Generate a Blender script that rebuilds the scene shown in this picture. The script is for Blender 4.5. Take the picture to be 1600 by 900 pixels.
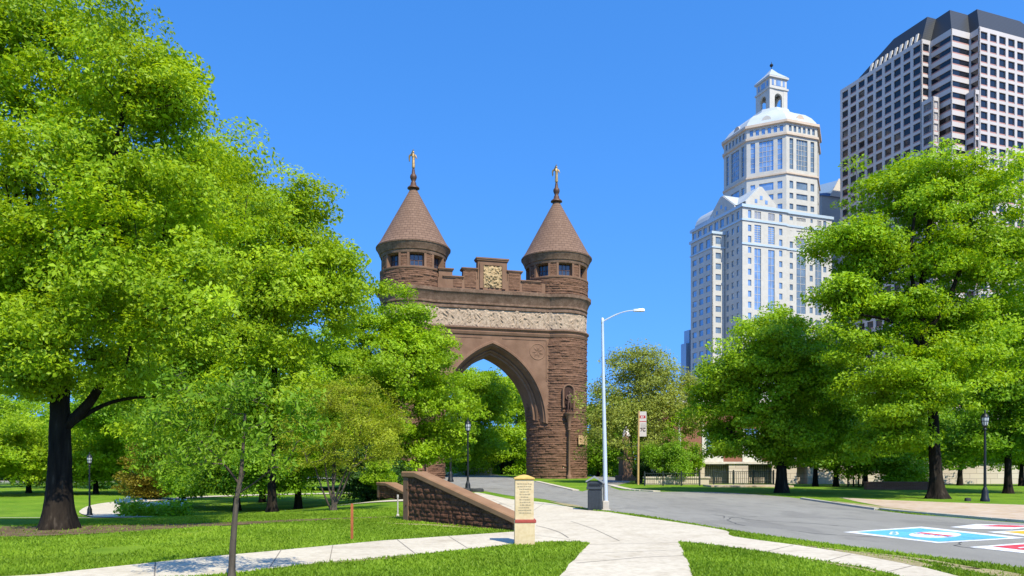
import bpy, math
import numpy as np
from mathutils import Vector
from mathutils.geometry import tessellate_polygon
R = math.radians
F = 1155.0          # focal length in pixels of a 1600 wide frame
EYE, HZ = 1.6, 725.0
for o in list(bpy.data.objects): bpy.data.objects.remove(o)
scene = bpy.context.scene
C = scene.collection
# ------------------------------------------------------------------ camera, sky, sun, exposure
cam = bpy.data.cameras.new('camera'); co = bpy.data.objects.new('camera', cam); C.objects.link(co)
co.location = (0, 0, EYE); co.rotation_euler = (R(90), 0, 0)
cam.sensor_width = 36; cam.lens = F / 1600 * 36
cam.shift_y = (HZ - 450) / 1600
cam.clip_start = .1; cam.clip_end = 6000
scene.camera = co
SUN_EL = 50.0
sdir = Vector((.46, -.888, 0)).normalized()
sdir = Vector((sdir.x * math.cos(R(SUN_EL)), sdir.y * math.cos(R(SUN_EL)), math.sin(R(SUN_EL))))
w = bpy.data.worlds.new('World'); scene.world = w; w.use_nodes = True
nt = w.node_tree; bg = nt.nodes['Background']
sky = nt.nodes.new('ShaderNodeTexSky'); sky.sky_type = 'NISHITA'; sky.sun_disc = False
sky.sun_elevation = R(SUN_EL); sky.sun_rotation = math.atan2(sdir.x, sdir.y)
sky.air_density = 1.0; sky.dust_density = .25; sky.ozone_density = 3.0
tcw = nt.nodes.new('ShaderNodeTexCoord'); vm = nt.nodes.new('ShaderNodeVectorMath'); vm.operation = 'MULTIPLY_ADD'   # a dry, very clear sky: little paling near the horizon
vm.inputs[1].default_value = (1, 1, .75); vm.inputs[2].default_value = (0, 0, .30); vn = nt.nodes.new('ShaderNodeVectorMath'); vn.operation = 'NORMALIZE'
nt.links.new(tcw.outputs['Generated'], vm.inputs[0]); nt.links.new(vm.outputs[0], vn.inputs[0]); nt.links.new(vn.outputs[0], sky.inputs[0])
hs = nt.nodes.new('ShaderNodeHueSaturation'); hs.inputs['Hue'].default_value = .506; hs.inputs['Saturation'].default_value = 1.31; hs.inputs['Value'].default_value = 1.64
nt.links.new(sky.outputs[0], hs.inputs['Color']); nt.links.new(hs.outputs[0], bg.inputs[0])
bg.inputs[1].default_value = .15
sl = bpy.data.lights.new('sun', 'SUN'); so = bpy.data.objects.new('sun', sl); C.objects.link(so)
sl.energy = 4.9; sl.angle = R(.55); sl.color = (1, .945, .76)
so.rotation_euler = sdir.to_track_quat('Z', 'Y').to_euler(); so.location = (60, -40, 90)
vs = scene.view_settings
vs.view_transform = 'Standard'; vs.look = 'None'; vs.gamma = 1; vs.use_curve_mapping = False
vs.exposure = .45
cy = scene.cycles
cy.max_bounces = 6; cy.diffuse_bounces = 3; cy.glossy_bounces = 3; cy.transmission_bounces = 4; cy.transparent_max_bounces = 6
cy.use_denoising = True; cy.caustics_reflective = False; cy.caustics_refractive = False

# ------------------------------------------------------------------ helpers
def P(px, py, Y): return np.array(((px - 800) * Y / F, Y, EYE + (HZ - py) * Y / F))
def G(px, py):
    Y = EYE * F / (py - HZ); return np.array(((px - 800) * Y / F, Y))
def sm(a, b, x):
    t = np.clip((x - a) / (b - a), 0, 1); return t * t * (3 - 2 * t)
def terr(x, y):
    x = np.asarray(x, float); y = np.asarray(y, float)
    return -1.3 * sm(17, 44, y) * sm(-3, -15, x) * (1 - .0 * y)
def unit(v): v = np.asarray(v, float); return v / (np.linalg.norm(v) + 1e-12)

_vn = {}
def vnoise(x, y, seed=0):
    if seed not in _vn: _vn[seed] = np.random.RandomState(seed + 11).rand(256, 256)
    T = _vn[seed]
    xi = np.floor(x).astype(int); yi = np.floor(y).astype(int); fx = x - xi; fy = y - yi
    fx = fx * fx * (3 - 2 * fx); fy = fy * fy * (3 - 2 * fy)
    a = T[xi % 256, yi % 256]; b = T[(xi + 1) % 256, yi % 256]; c = T[xi % 256, (yi + 1) % 256]; d = T[(xi + 1) % 256, (yi + 1) % 256]
    return (a * (1 - fx) + b * fx) * (1 - fy) + (c * (1 - fx) + d * fx) * fy
def fbm(x, y, seed=0, o=3):
    s = 0; a = .5
    for k in range(o): s = s + a * vnoise(x * 2 ** k, y * 2 ** k, seed + k); a *= .5
    return s

def link(o, parent=None):
    C.objects.link(o)
    if parent is not None: o.parent = parent
    return o
def tag(o, label=None, cat=None, group=None, kind=None):
    if label: o['label'] = label
    if cat: o['category'] = cat
    if group: o['group'] = group
    if kind: o['kind'] = kind
    return o
def thing(name, label, cat, loc, group=None, rz=0):
    o = bpy.data.objects.new(name, None); C.objects.link(o); o.location = loc; o.rotation_euler = (0, 0, rz); o.empty_display_size = .2
    return tag(o, label, cat, group)

class MB:
    """collects faces; with origin so that a child mesh sits in its thing's space"""
    def __init__(s, org=(0, 0, 0)): s.v = []; s.f = []; s.mi = []; s.m = 0; s.org = np.array(org, float)
    def add(s, vs, fs):
        n = len(s.v); s.v += [tuple(map(float, p)) for p in vs]
        for f in fs: s.f.append(tuple(i + n for i in f)); s.mi.append(s.m)
    def quad(s, a, b, c, d): s.add([a, b, c, d], [(0, 1, 2, 3)])
    def box(s, o, ex, ey, ez):
        o, ex, ey, ez = (np.array(t, float) for t in (o, ex, ey, ez))
        vs = [o, o + ex, o + ex + ey, o + ey]; vs += [p + ez for p in vs]
        s.add(vs, [(3, 2, 1, 0), (4, 5, 6, 7), (0, 1, 5, 4), (1, 2, 6, 5), (2, 3, 7, 6), (3, 0, 4, 7)])
    def cbox(s, c, sx, sy, sz, rz=0, bev=0):
        ex = np.array((math.cos(rz), math.sin(rz), 0)) ; ey = np.array((-math.sin(rz), math.cos(rz), 0)); ez = np.array((0, 0, 1.))
        c = np.array(c, float)
        if bev <= 0: s.box(c - ex * sx / 2 - ey * sy / 2 - ez * sz / 2, ex * sx, ey * sy, ez * sz); return
        def ring(a, b, z): return [c + ex * i * (sx / 2 - a) + ey * j * (sy / 2 - b) + ez * z for i, j in ((-1, -1), (1, -1), (1, 1), (-1, 1))]
        rs = [ring(bev, bev, -sz / 2), ring(0, 0, -sz / 2 + bev), ring(0, 0, sz / 2 - bev), ring(bev, bev, sz / 2)]
        s.rings(rs)
    def rings(s, rs, cap=True, closed=True):
        n = len(rs[0]); vs = [p for r in rs for p in r]; fs = []
        for k in range(len(rs) - 1):
            for i in range(n if closed else n - 1):
                j = (i + 1) % n; fs.append((k * n + i, k * n + j, (k + 1) * n + j, (k + 1) * n + i))
        if cap and closed: fs.append(tuple(range(n - 1, -1, -1))); fs.append(tuple(range((len(rs) - 1) * n, len(rs) * n)))
        s.add(vs, fs)
    def lathe(s, prof, c=(0, 0, 0), n=24, a0=0, cap=True, sx=1, sy=1):
        c = np.array(c, float)
        s.rings([[c + np.array((r * math.cos(a0 + 2 * math.pi * i / n) * sx, r * math.sin(a0 + 2 * math.pi * i / n) * sy, z)) for i in range(n)] for r, z in prof], cap)
    def prism(s, poly, z0, z1):
        s.rings([[(p[0], p[1], z0) for p in poly], [(p[0], p[1], z1) for p in poly]])
    def tube(s, pts, rad, n=10, cap=True):
        pts = [np.array(p, float) for p in pts]; rs = []
        if np.isscalar(rad): rad = [rad] * len(pts)
        u = None
        for i, p in enumerate(pts):
            t = unit(pts[min(i + 1, len(pts) - 1)] - pts[max(i - 1, 0)])
            if u is None: u = unit(np.cross(t, (0, 0, 1) if abs(t[2]) < .9 else (1, 0, 0)))
            u = unit(u - t * np.dot(u, t)); v = np.cross(t, u)
            rs.append([p + (u * math.cos(2 * math.pi * k / n) + v * math.sin(2 * math.pi * k / n)) * rad[i] for k in range(n)])
        s.rings(rs, cap)
    def build(s, name, mats, parent=None, smooth=None):
        me = bpy.data.meshes.new(name)
        v = np.array(s.v, float) - s.org
        me.from_pydata(v.tolist(), [], s.f)
        for m in (mats if isinstance(mats, (list, tuple)) else [mats]): me.materials.append(m)
        if len(set(s.mi)) > 1: me.polygons.foreach_set('material_index', s.mi)
        o = bpy.data.objects.new(name, me); link(o, parent)
        import bmesh
        bm = bmesh.new(); bm.from_mesh(me); bmesh.ops.recalc_face_normals(bm, faces=bm.faces); bm.to_mesh(me); bm.free()
        if smooth is not None:
            me.polygons.foreach_set('use_smooth', [True] * len(me.polygons))
            try: me.set_sharp_from_angle(angle=R(smooth))
            except Exception: pass
        me.update(); return o
def np_mesh(name, V, Fq, mat, parent=None, tint=None, smooth=False):
    """fast mesh of n-gons of one size"""
    me = bpy.data.meshes.new(name); V = np.asarray(V, np.float32); Fq = np.asarray(Fq, np.int32); k = Fq.shape[1]
    me.vertices.add(len(V)); me.vertices.foreach_set('co', V.ravel())
    me.loops.add(Fq.size); me.loops.foreach_set('vertex_index', Fq.ravel())
    me.polygons.add(len(Fq)); me.polygons.foreach_set('loop_start', np.arange(len(Fq), dtype=np.int32) * k)
    if smooth: me.polygons.foreach_set('use_smooth', np.ones(len(Fq), bool))
    if tint is not None:
        a = me.attributes.new('tint', 'FLOAT', 'FACE'); a.data.foreach_set('value', np.asarray(tint, np.float32))
    me.materials.append(mat); me.update(calc_edges=True)
    return link(bpy.data.objects.new(name, me), parent)
def grid_mesh(name, Pg, mat, parent=None, wrap=False, smooth=True, org=(0, 0, 0)):
    nu, nv = Pg.shape[:2]; V = Pg.reshape(-1, 3) - np.array(org)
    i = np.arange(nu if wrap else nu - 1); j = np.arange(nv - 1); I, J = np.meshgrid(i, j, indexing='ij'); I2 = (I + 1) % nu
    Fq = np.stack([I * nv + J, I2 * nv + J, I2 * nv + J + 1, I * nv + J + 1], -1).reshape(-1, 4)
    return np_mesh(name, V, Fq, mat, parent, smooth=smooth)

# ------------------------------------------------------------------ materials
def newmat(name):
    m = bpy.data.materials.new(name); m.use_nodes = True; return m, m.node_tree, m.node_tree.nodes['Principled BSDF']
def N(t, k, **kw):
    n = t.nodes.new(k)
    for a, b in kw.items(): setattr(n, a, b)
    return n
def flat(name, col, rough=.6, metal=0, spec=.4, noise=0, nscale=6, bump=0):
    m, t, b = newmat(name); b.inputs['Base Color'].default_value = (*col, 1); b.inputs['Roughness'].default_value = rough
    b.inputs['Metallic'].default_value = metal; b.inputs['Specular IOR Level'].default_value = spec
    if noise or bump:
        tc = N(t, 'ShaderNodeTexCoord'); nz = N(t, 'ShaderNodeTexNoise'); nz.inputs['Scale'].default_value = nscale; nz.inputs['Detail'].default_value = 6
        t.links.new(tc.outputs['Object'], nz.inputs['Vector'])
        if noise:
            mx = N(t, 'ShaderNodeMapRange'); mx.inputs[1].default_value = .3; mx.inputs[2].default_value = .7; mx.inputs[3].default_value = 1 - noise; mx.inputs[4].default_value = 1 + noise * .6
            t.links.new(nz.outputs['Fac'], mx.inputs[0])
            mm = N(t, 'ShaderNodeVectorMath', operation='SCALE'); mm.inputs[0].default_value = col
            t.links.new(mx.outputs[0], mm.inputs['Scale']); t.links.new(mm.outputs[0], b.inputs['Base Color'])
        if bump:
            bp = N(t, 'ShaderNodeBump'); bp.inputs['Strength'].default_value = bump; bp.inputs['Distance'].default_value = .03
            t.links.new(nz.outputs['Fac'], bp.inputs['Height']); t.links.new(bp.outputs[0], b.inputs['Normal'])
    return m
def ramp(t, stops):
    r = N(t, 'ShaderNodeValToRGB'); e = r.color_ramp.elements
    while len(e) < len(stops): e.new(.5)
    for x, (p, c) in zip(e, stops): x.position = p; x.color = (*c, 1)
    return r
def mixed(name, layers, rough=.85, bump=.3, bscale=20, bdist=.02, spec=.3, stretch=(1, 1, 1)):
    """layers: list of (noise scale, detail, [(pos,col)...], mix factor); first is the base, the rest are mixed over it"""
    m, t, b = newmat(name); b.inputs['Roughness'].default_value = rough; b.inputs['Specular IOR Level'].default_value = spec
    tc = N(t, 'ShaderNodeTexCoord'); mp = N(t, 'ShaderNodeMapping'); mp.inputs['Scale'].default_value = stretch; t.links.new(tc.outputs['Object'], mp.inputs[0])
    prev = None
    for i, (s, d, st, fac) in enumerate(layers):
        nz = N(t, 'ShaderNodeTexNoise'); nz.inputs['Scale'].default_value = s; nz.inputs['Detail'].default_value = d; t.links.new(mp.outputs[0], nz.inputs['Vector'])
        rp = ramp(t, st); t.links.new(nz.outputs['Fac'], rp.inputs[0])
        if prev is None: prev = rp.outputs[0]
        else:
            mx = N(t, 'ShaderNodeMix', data_type='RGBA', blend_type='MULTIPLY' if fac < 0 else 'MIX'); mx.inputs[0].default_value = abs(fac)
            t.links.new(prev, mx.inputs[6]); t.links.new(rp.outputs[0], mx.inputs[7]); prev = mx.outputs[2]
    t.links.new(prev, b.inputs['Base Color'])
    if bump:
        nz = N(t, 'ShaderNodeTexNoise'); nz.inputs['Scale'].default_value = bscale; nz.inputs['Detail'].default_value = 8; t.links.new(mp.outputs[0], nz.inputs['Vector'])
        bp = N(t, 'ShaderNodeBump'); bp.inputs['Strength'].default_value = bump; bp.inputs['Distance'].default_value = bdist
        t.links.new(nz.outputs['Fac'], bp.inputs['Height']); t.links.new(bp.outputs[0], b.inputs['Normal'])
    return m
def leafmat(name, dark, light, trans=.4, gloss=.25):
    m, t, b = newmat(name)
    at = N(t, 'ShaderNodeAttribute', attribute_name='tint'); rp = ramp(t, [(0, dark), (1, light)]); t.links.new(at.outputs['Fac'], rp.inputs[0])
    tc = N(t, 'ShaderNodeTexCoord'); nz = N(t, 'ShaderNodeTexNoise'); nz.inputs['Scale'].default_value = .35; nz.inputs['Detail'].default_value = 2
    t.links.new(tc.outputs['Object'], nz.inputs['Vector'])
    mr = N(t, 'ShaderNodeMapRange'); mr.inputs[1].default_value = .3; mr.inputs[2].default_value = .7; mr.inputs[3].default_value = .8; mr.inputs[4].default_value = 1.15
    t.links.new(nz.outputs['Fac'], mr.inputs[0])
    sc = N(t, 'ShaderNodeVectorMath', operation='SCALE'); t.links.new(rp.outputs[0], sc.inputs[0]); t.links.new(mr.outputs[0], sc.inputs['Scale'])
    t.links.new(sc.outputs[0], b.inputs['Base Color']); b.inputs['Roughness'].default_value = .45; b.inputs['Specular IOR Level'].default_value = gloss
    tr = N(t, 'ShaderNodeBsdfTranslucent'); t2 = N(t, 'ShaderNodeVectorMath', operation='MULTIPLY'); t2.inputs[1].default_value = (1.25, 1.1, .4)
    t.links.new(sc.outputs[0], t2.inputs[0]); t.links.new(t2.outputs[0], tr.inputs['Color'])
    mx = N(t, 'ShaderNodeMixShader'); mx.inputs[0].default_value = trans
    t.links.new(b.outputs[0], mx.inputs[1]); t.links.new(tr.outputs[0], mx.inputs[2]); t.links.new(mx.outputs[0], t.nodes['Material Output'].inputs[0])
    return m

M = {}
M['grass'] = mixed('lawn_soil', [(1.2, 5, [(.3, (.12, .22, .017)), (.7, (.19, .31, .027))], 0), (.22, 4, [(.35, (.8, .9, .6)), (.6, (1.1, 1.05, .9)), (.72, (2.0, 1.35, 1.4))], -1), (60, 3, [(.3, (.6, .6, .6)), (.7, (1.3, 1.3, 1.3))], -1)], .95, .8, 90, .03, .1)
M['blade'] = leafmat('grass_blade', (0.16, 0.27, 0.018), (0.31, 0.46, 0.034), 0.42, .15)
M['asphalt'] = mixed('asphalt', [(.35, 6, [(.3, (.24, .222, .187)), (.7, (.29, .272, .232))], 0), (140, 2, [(.35, (.8, .8, .8)), (.65, (1.15, 1.15, 1.15))], -1), (2.2, 8, [(.45, (1, 1, 1)), (.75, (.85, .85, .85))], -1), (.8, 9, [(.55, (1, 1, 1)), (.6, (.86, .86, .87)), (.75, (.86, .86, .87))], -1)], .85, .4, 160, .01, .3, (1, .35, 1))
M['concrete'] = mixed('concrete', [(.5, 6, [(.3, (.55, .475, .365)), (.7, (.62, .545, .425))], 0), (8, 8, [(.4, (1, 1, 1)), (.75, (.80, .78, .75))], -1), (1.6, 8, [(.5, (1, 1, 1)), (.72, (.84, .82, .79))], -1), (120, 2, [(.35, (.93, .93, .93)), (.65, (1.05, 1.05, 1.05))], -1)], .9, .25, 120, .006, .25)
M['sidewalk'] = mixed('worn_pavement', [(.6, 6, [(.3, (.44, .33, .24)), (.7, (.54, .43, .32))], 0), (3, 6, [(.45, (1, 1, 1)), (.75, (.85, .72, .5))], -1)], .9, .3, 80, .01, .2)
M['drysoil'] = mixed('dry_worn_turf', [(2.5, 7, [(.3, (.28, .24, .11)), (.7, (.42, .34, .20))], 0), (30, 5, [(.35, (.75, .75, .7)), (.65, (1.15, 1.15, 1.1))], -1)], .98, .8, 50, .03, .1)
M['kerb'] = mixed('kerb_stone', [(3, 5, [(.3, (.38, .34, .28)), (.7, (.52, .47, .40))], 0)], .9, .4, 40)
M['soil'] = mixed('bare_soil', [(2.5, 7, [(.3, (.10, .065, .035)), (.7, (.20, .145, .085))], 0), (20, 5, [(.35, (.7, .7, .7)), (.65, (1.2, 1.2, 1.2))], -1)], .98, .8, 30, .05, .1)
BR1, BR2 = (.128, .068, .042), (.212, .117, .074)
M['rough'] = mixed('rock_faced_brownstone', [(1.3, 6, [(.3, BR1), (.7, BR2)], 0), (9, 5, [(.35, (.72, .72, .72)), (.65, (1.15, 1.12, 1.1))], -1)], .92, .7, 12, .05, .15, (1, 1, 2.6))
M['smooth'] = mixed('dressed_brownstone', [(1.1, 6, [(.3, (.185, .104, .065)), (.7, (.242, .140, .089))], 0), (.4, 7, [(.42, (1, 1, 1)), (.72, (.74, .72, .70))], -1), (30, 3, [(.3, (.9, .9, .9)), (.7, (1.06, 1.06, 1.06))], -1)], .9, .25, 40, .01, .2)
M['corn'] = mixed('weathered_cornice_stone', [(1.6, 6, [(.3, (.14, .085, .056)), (.7, (.24, .155, .108))], 0), (7, 6, [(.4, (1, 1, 1)), (.75, (.6, .57, .55))], -1)], .95, .4, 18, .02, .15)
M['relief'] = mixed('relief_terracotta', [(1.6, 5, [(.3, (.34, .25, .175)), (.7, (.46, .35, .25))], 0), (9, 5, [(.4, (1, 1, 1)), (.75, (.7, .66, .62))], -1)], .9, .4, 22, .03, .2)
M['gold_rel'] = mixed('ochre_relief', [(2, 5, [(.3, (.30, .20, .10)), (.7, (.46, .33, .175))], 0)], .8, .4, 22, .03, .3)
M['gold'] = flat('gilded_bronze', (.38, .245, .10), .5, .55, .5, .3, 4)
M['bronze'] = flat('brown_bronze', (.10, .05, .032), .55, .3, .4, .3, 8)
def roofmat():
    m, t, b = newmat('slate_roof'); tc = N(t, 'ShaderNodeTexCoord'); br = N(t, 'ShaderNodeTexBrick')
    sx = N(t, 'ShaderNodeSeparateXYZ'); t.links.new(tc.outputs['Object'], sx.inputs[0])
    at = N(t, 'ShaderNodeMath', operation='ARCTAN2'); t.links.new(sx.outputs[1], at.inputs[0]); t.links.new(sx.outputs[0], at.inputs[1])
    ml = N(t, 'ShaderNodeMath', operation='MULTIPLY'); ml.inputs[1].default_value = 3.0; t.links.new(at.outputs[0], ml.inputs[0])
    cx = N(t, 'ShaderNodeCombineXYZ'); t.links.new(ml.outputs[0], cx.inputs[0]); t.links.new(sx.outputs[2], cx.inputs[1])
    t.links.new(cx.outputs[0], br.inputs['Vector'])
    br.inputs['Color1'].default_value = (.168, .099, .065, 1); br.inputs['Color2'].default_value = (.205, .124, .083, 1); br.inputs['Mortar'].default_value = (.10, .058, .04, 1)
    br.inputs['Scale'].default_value = 1; br.inputs['Brick Width'].default_value = .55; br.inputs['Row Height'].default_value = .3; br.inputs['Mortar Size'].default_value = .025; br.inputs['Bias'].default_value = -.1
    t.links.new(br.outputs['Color'], b.inputs['Base Color']); b.inputs['Roughness'].default_value = .8; b.inputs['Specular IOR Level'].default_value = .25
    bp = N(t, 'ShaderNodeBump'); bp.inputs['Strength'].default_value = .6; bp.inputs['Distance'].default_value = .04; bp.invert = True
    t.links.new(br.outputs['Fac'], bp.inputs['Height']); t.links.new(bp.outputs[0], b.inputs['Normal']); return m
M['slate'] = roofmat()
def brickmat(name, c1, c2, mo, bw, rh, ms=.012, bias=0):
    m, t, b = newmat(name); tc = N(t, 'ShaderNodeTexCoord'); br = N(t, 'ShaderNodeTexBrick'); sx = N(t, 'ShaderNodeSeparateXYZ'); t.links.new(tc.outputs['Object'], sx.inputs[0])
    ad = N(t, 'ShaderNodeMath', operation='ADD'); t.links.new(sx.outputs[0], ad.inputs[0]); t.links.new(sx.outputs[1], ad.inputs[1])
    cx = N(t, 'ShaderNodeCombineXYZ'); t.links.new(ad.outputs[0], cx.inputs[0]); t.links.new(sx.outputs[2], cx.inputs[1]); t.links.new(cx.outputs[0], br.inputs['Vector'])
    for k, c in (('Color1', c1), ('Color2', c2), ('Mortar', mo)): br.inputs[k].default_value = (*c, 1)
    br.inputs['Scale'].default_value = 1; br.inputs['Brick Width'].default_value = bw; br.inputs['Row Height'].default_value = rh; br.inputs['Mortar Size'].default_value = ms; br.inputs['Bias'].default_value = bias
    t.links.new(br.outputs['Color'], b.inputs['Base Color']); b.inputs['Roughness'].default_value = .9; b.inputs['Specular IOR Level'].default_value = .2
    bp = N(t, 'ShaderNodeBump'); bp.inputs['Strength'].default_value = .5; bp.inputs['Distance'].default_value = .02; bp.invert = True
    t.links.new(br.outputs['Fac'], bp.inputs['Height']); t.links.new(bp.outputs[0], b.inputs['Normal']); return m
M['brick'] = brickmat('red_brick', (.25, .085, .05), (.31, .115, .07), (.26, .15, .11), .24, .08)
M['lime'] = brickmat('limestone_ashlar', (.52, .43, .34), (.58, .49, .39), (.36, .29, .23), 1.1, .42, .02)
M['trim'] = flat('pale_stone_trim', (.62, .55, .46), .8, noise=.15, nscale=3)
M['tan'] = mixed('pale_granite_cladding', [(.05, 4, [(.3, (.45, .425, .375)), (.7, (.505, .48, .43))], 0), (.6, 5, [(.35, (.94, .94, .94)), (.65, (1.04, 1.04, 1.04))], -1)], .75, 0, 1, .1, .3)
M['tan2'] = flat('buff_stone_band', (.53, .42, .32), .8, noise=.12, nscale=.4)
M['bluetrim'] = flat('pale_blue_metal_band', (.42, .50, .56), .5, .2)
M['leadroof'] = mixed('pale_metal_roof', [(.12, 5, [(.3, (.36, .40, .42)), (.7, (.46, .49, .50))], 0)], .55, 0, 1, .1, .4)
M['glass_b'] = flat('sky_blue_glass', (.27, .38, .51), .12, .5, .6, .3, .35)
M['glass_c'] = flat('pale_blue_glass_wall', (.30, .40, .52), .35, .3, .5, .08, .2)
M['glass_d'] = flat('dark_tinted_glass', (.012, .015, .020), .12, 0, .55, .3, .2)
M['pink'] = flat('pink_spandrel', (.40, .20, .165), .7, noise=.1, nscale=.5)
M['greygran'] = mixed('grey_granite_grid', [(.08, 4, [(.3, (.45, .41, .38)), (.7, (.51, .465, .435))], 0)], .7, 0, 1, .1, .3)
def louvremat():
    m, t, b = newmat('dark_ribbed_roof'); tc = N(t, 'ShaderNodeTexCoord'); wv = N(t, 'ShaderNodeTexWave', bands_direction='Z'); wv.inputs['Scale'].default_value = .42; t.links.new(tc.outputs['Object'], wv.inputs['Vector'])
    rp = ramp(t, [(.1, (.011, .013, .015)), (.5, (.026, .029, .034))]); t.links.new(wv.outputs['Fac'], rp.inputs[0]); t.links.new(rp.outputs[0], b.inputs['Base Color']); b.inputs['Roughness'].default_value = .5
    return m
M['darkroof'] = louvremat()
M['winglass'] = flat('leaded_glass', (.035, .05, .075), .12, .2, .7, .3, 6)
M['black'] = flat('black_cast_iron', (.012, .014, .015), .45, .3, .5, .2, 10)
M['iron'] = flat('dark_green_black_iron', (.02, .028, .026), .45, .3, .5)
M['lampglass'] = flat('frosted_lamp_glass', (.42, .45, .47), .25, 0, .6)
M['alu'] = flat('galvanised_aluminium', (.58, .61, .66), .38, .35, .5, .06, 3)
M['bin'] = flat('charcoal_plastic', (.035, .042, .05), .55, 0, .4, .2, 12)
M['binlid'] = flat('grey_bin_lid', (.22, .23, .24), .6, 0, .4, .15, 8)
M['stele'] = mixed('cream_painted_board', [(2.2, 6, [(.3, (.56, .43, .25)), (.7, (.66, .52, .315))], 0), (14, 5, [(.4, (1, 1, 1)), (.8, (.86, .8, .7))], -1)], .75, .15, 40, .005, .3)
M['stelecap'] = flat('ochre_cap', (.60, .38, .10), .6, noise=.15, nscale=10)
M['redband'] = flat('dull_red_band', (.36, .06, .04), .55, noise=.2, nscale=12)
M['ink'] = flat('faded_lettering', (.33, .26, .165), .8)
M['wood'] = mixed('rust_brown_stake', [(6, 5, [(.3, (.25, .065, .02)), (.7, (.36, .11, .04))], 0)], .8, .3, 60)
M['polewood'] = mixed('yellow_brown_pole', [(5, 5, [(.3, (.38, .24, .09)), (.7, (.48, .32, .13))], 0)], .7, .2, 60)
M['signpale'] = flat('pale_grey_sign', (.52, .46, .43), .5, noise=.06, nscale=8)
M['signred'] = flat('deep_red_sign', (.36, .012, .02), .5)
M['pblue'] = mixed('blue_road_paint', [(3, 6, [(.3, (.10, .38, .74)), (.7, (.14, .46, .84))], 0), (11, 8, [(.56, (1, 1, 1)), (.66, (.62, .6, .6))], -1), (1.1, 6, [(.4, (1, 1, 1)), (.7, (.86, .86, .86))], -1)], .75, .2, 120, .004)
M['pwhite'] = mixed('white_road_paint', [(3, 6, [(.3, (.66, .66, .66)), (.7, (.78, .78, .77))], 0), (11, 8, [(.56, (1, 1, 1)), (.66, (.62, .6, .6))], -1), (1.1, 6, [(.4, (1, 1, 1)), (.7, (.86, .86, .86))], -1)], .75, .2, 120, .004)
M['pred'] = mixed('red_road_paint', [(3, 6, [(.3, (.56, .045, .06)), (.7, (.66, .07, .09))], 0), (11, 8, [(.56, (1, 1, 1)), (.66, (.62, .6, .6))], -1), (1.1, 6, [(.4, (1, 1, 1)), (.7, (.86, .86, .86))], -1)], .75, .2, 120, .004)
M['pyel'] = mixed('yellow_road_paint', [(3, 6, [(.3, (.68, .40, .02)), (.7, (.76, .47, .04))], 0), (11, 8, [(.56, (1, 1, 1)), (.66, (.62, .6, .6))], -1), (1.1, 6, [(.4, (1, 1, 1)), (.7, (.86, .86, .86))], -1)], .75, .2, 120, .004)
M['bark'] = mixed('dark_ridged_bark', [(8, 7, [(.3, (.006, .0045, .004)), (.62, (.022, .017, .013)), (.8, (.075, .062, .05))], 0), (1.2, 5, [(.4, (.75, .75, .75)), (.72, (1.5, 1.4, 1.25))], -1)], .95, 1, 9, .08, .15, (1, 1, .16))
M['barkg'] = mixed('grey_brown_bark', [(5, 7, [(.3, (.045, .034, .026)), (.7, (.13, .105, .082))], 0)], .95, .9, 12, .05, .15, (1, 1, .2))
M['l_oak'] = leafmat('spring_green_leaf', (0.22, 0.37, 0.012), (0.44, 0.6, 0.022), 0.48)
M['l_mid'] = leafmat('bright_green_leaf', (0.19, 0.35, 0.009), (0.4, 0.58, 0.018), 0.48)
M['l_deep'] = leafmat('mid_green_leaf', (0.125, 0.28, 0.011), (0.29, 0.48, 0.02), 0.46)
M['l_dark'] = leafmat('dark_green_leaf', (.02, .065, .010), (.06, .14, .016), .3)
M['l_olive'] = leafmat('olive_leaf', (0.24, 0.28, 0.045), (0.4, 0.46, 0.08), 0.46)
M['l_yel'] = leafmat('yellow_olive_leaf', (0.27, 0.33, 0.018), (0.46, 0.53, 0.036), 0.47)
M['l_sap'] = leafmat('sage_leaf', (0.1, 0.23, 0.01), (0.3, 0.46, 0.028), .46, .2)
M['l_brown'] = leafmat('bronze_green_leaf', (0.2, 0.17, 0.014), (0.34, 0.29, 0.026), 0.4)
M['flower'] = leafmat('white_petal', (.6, .6, .52), (.8, .8, .74), .3)
M['blackstone'] = flat('dark_stone', (.035, .035, .035), .8, noise=.3, nscale=5, bump=.3)

# ------------------------------------------------------------------ ground, road and paths (kind = structure)
def axis(fine0, fine1, step, far):
    a = list(np.arange(fine0, fine1 + .01, step)); s = step; x = fine1
    while x < far: s *= 1.35; x += s; a.append(x)
    s = step; x = fine0; b = []
    while x > -far: s *= 1.35; x -= s; b.append(x)
    return np.array(b[::-1] + a)
ax = axis(-60, 50, 1.0, 3500); ay = axis(-10, 110, 1.0, 3500)
X, Y = np.meshgrid(ax, ay, indexing='ij')
t = M['grass'].node_tree; b = t.nodes['Principled BSDF']; ln = b.inputs['Base Color'].links[0].from_socket     # beyond the park the ground is paved city
tc = N(t, 'ShaderNodeTexCoord'); le = N(t, 'ShaderNodeVectorMath', operation='LENGTH'); t.links.new(tc.outputs['Object'], le.inputs[0])
mr = N(t, 'ShaderNodeMapRange'); mr.inputs[1].default_value = 125; mr.inputs[2].default_value = 150; t.links.new(le.outputs['Value'], mr.inputs[0])
mx = N(t, 'ShaderNodeMix', data_type='RGBA'); mx.inputs[7].default_value = (.24, .22, .20, 1); t.links.new(mr.outputs[0], mx.inputs[0]); t.links.new(ln, mx.inputs[6]); t.links.new(mx.outputs[2], b.inputs['Base Color'])
g = grid_mesh('ground', np.stack([X, Y, terr(X, Y)], -1), M['grass']); g['kind'] = 'structure'

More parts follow.
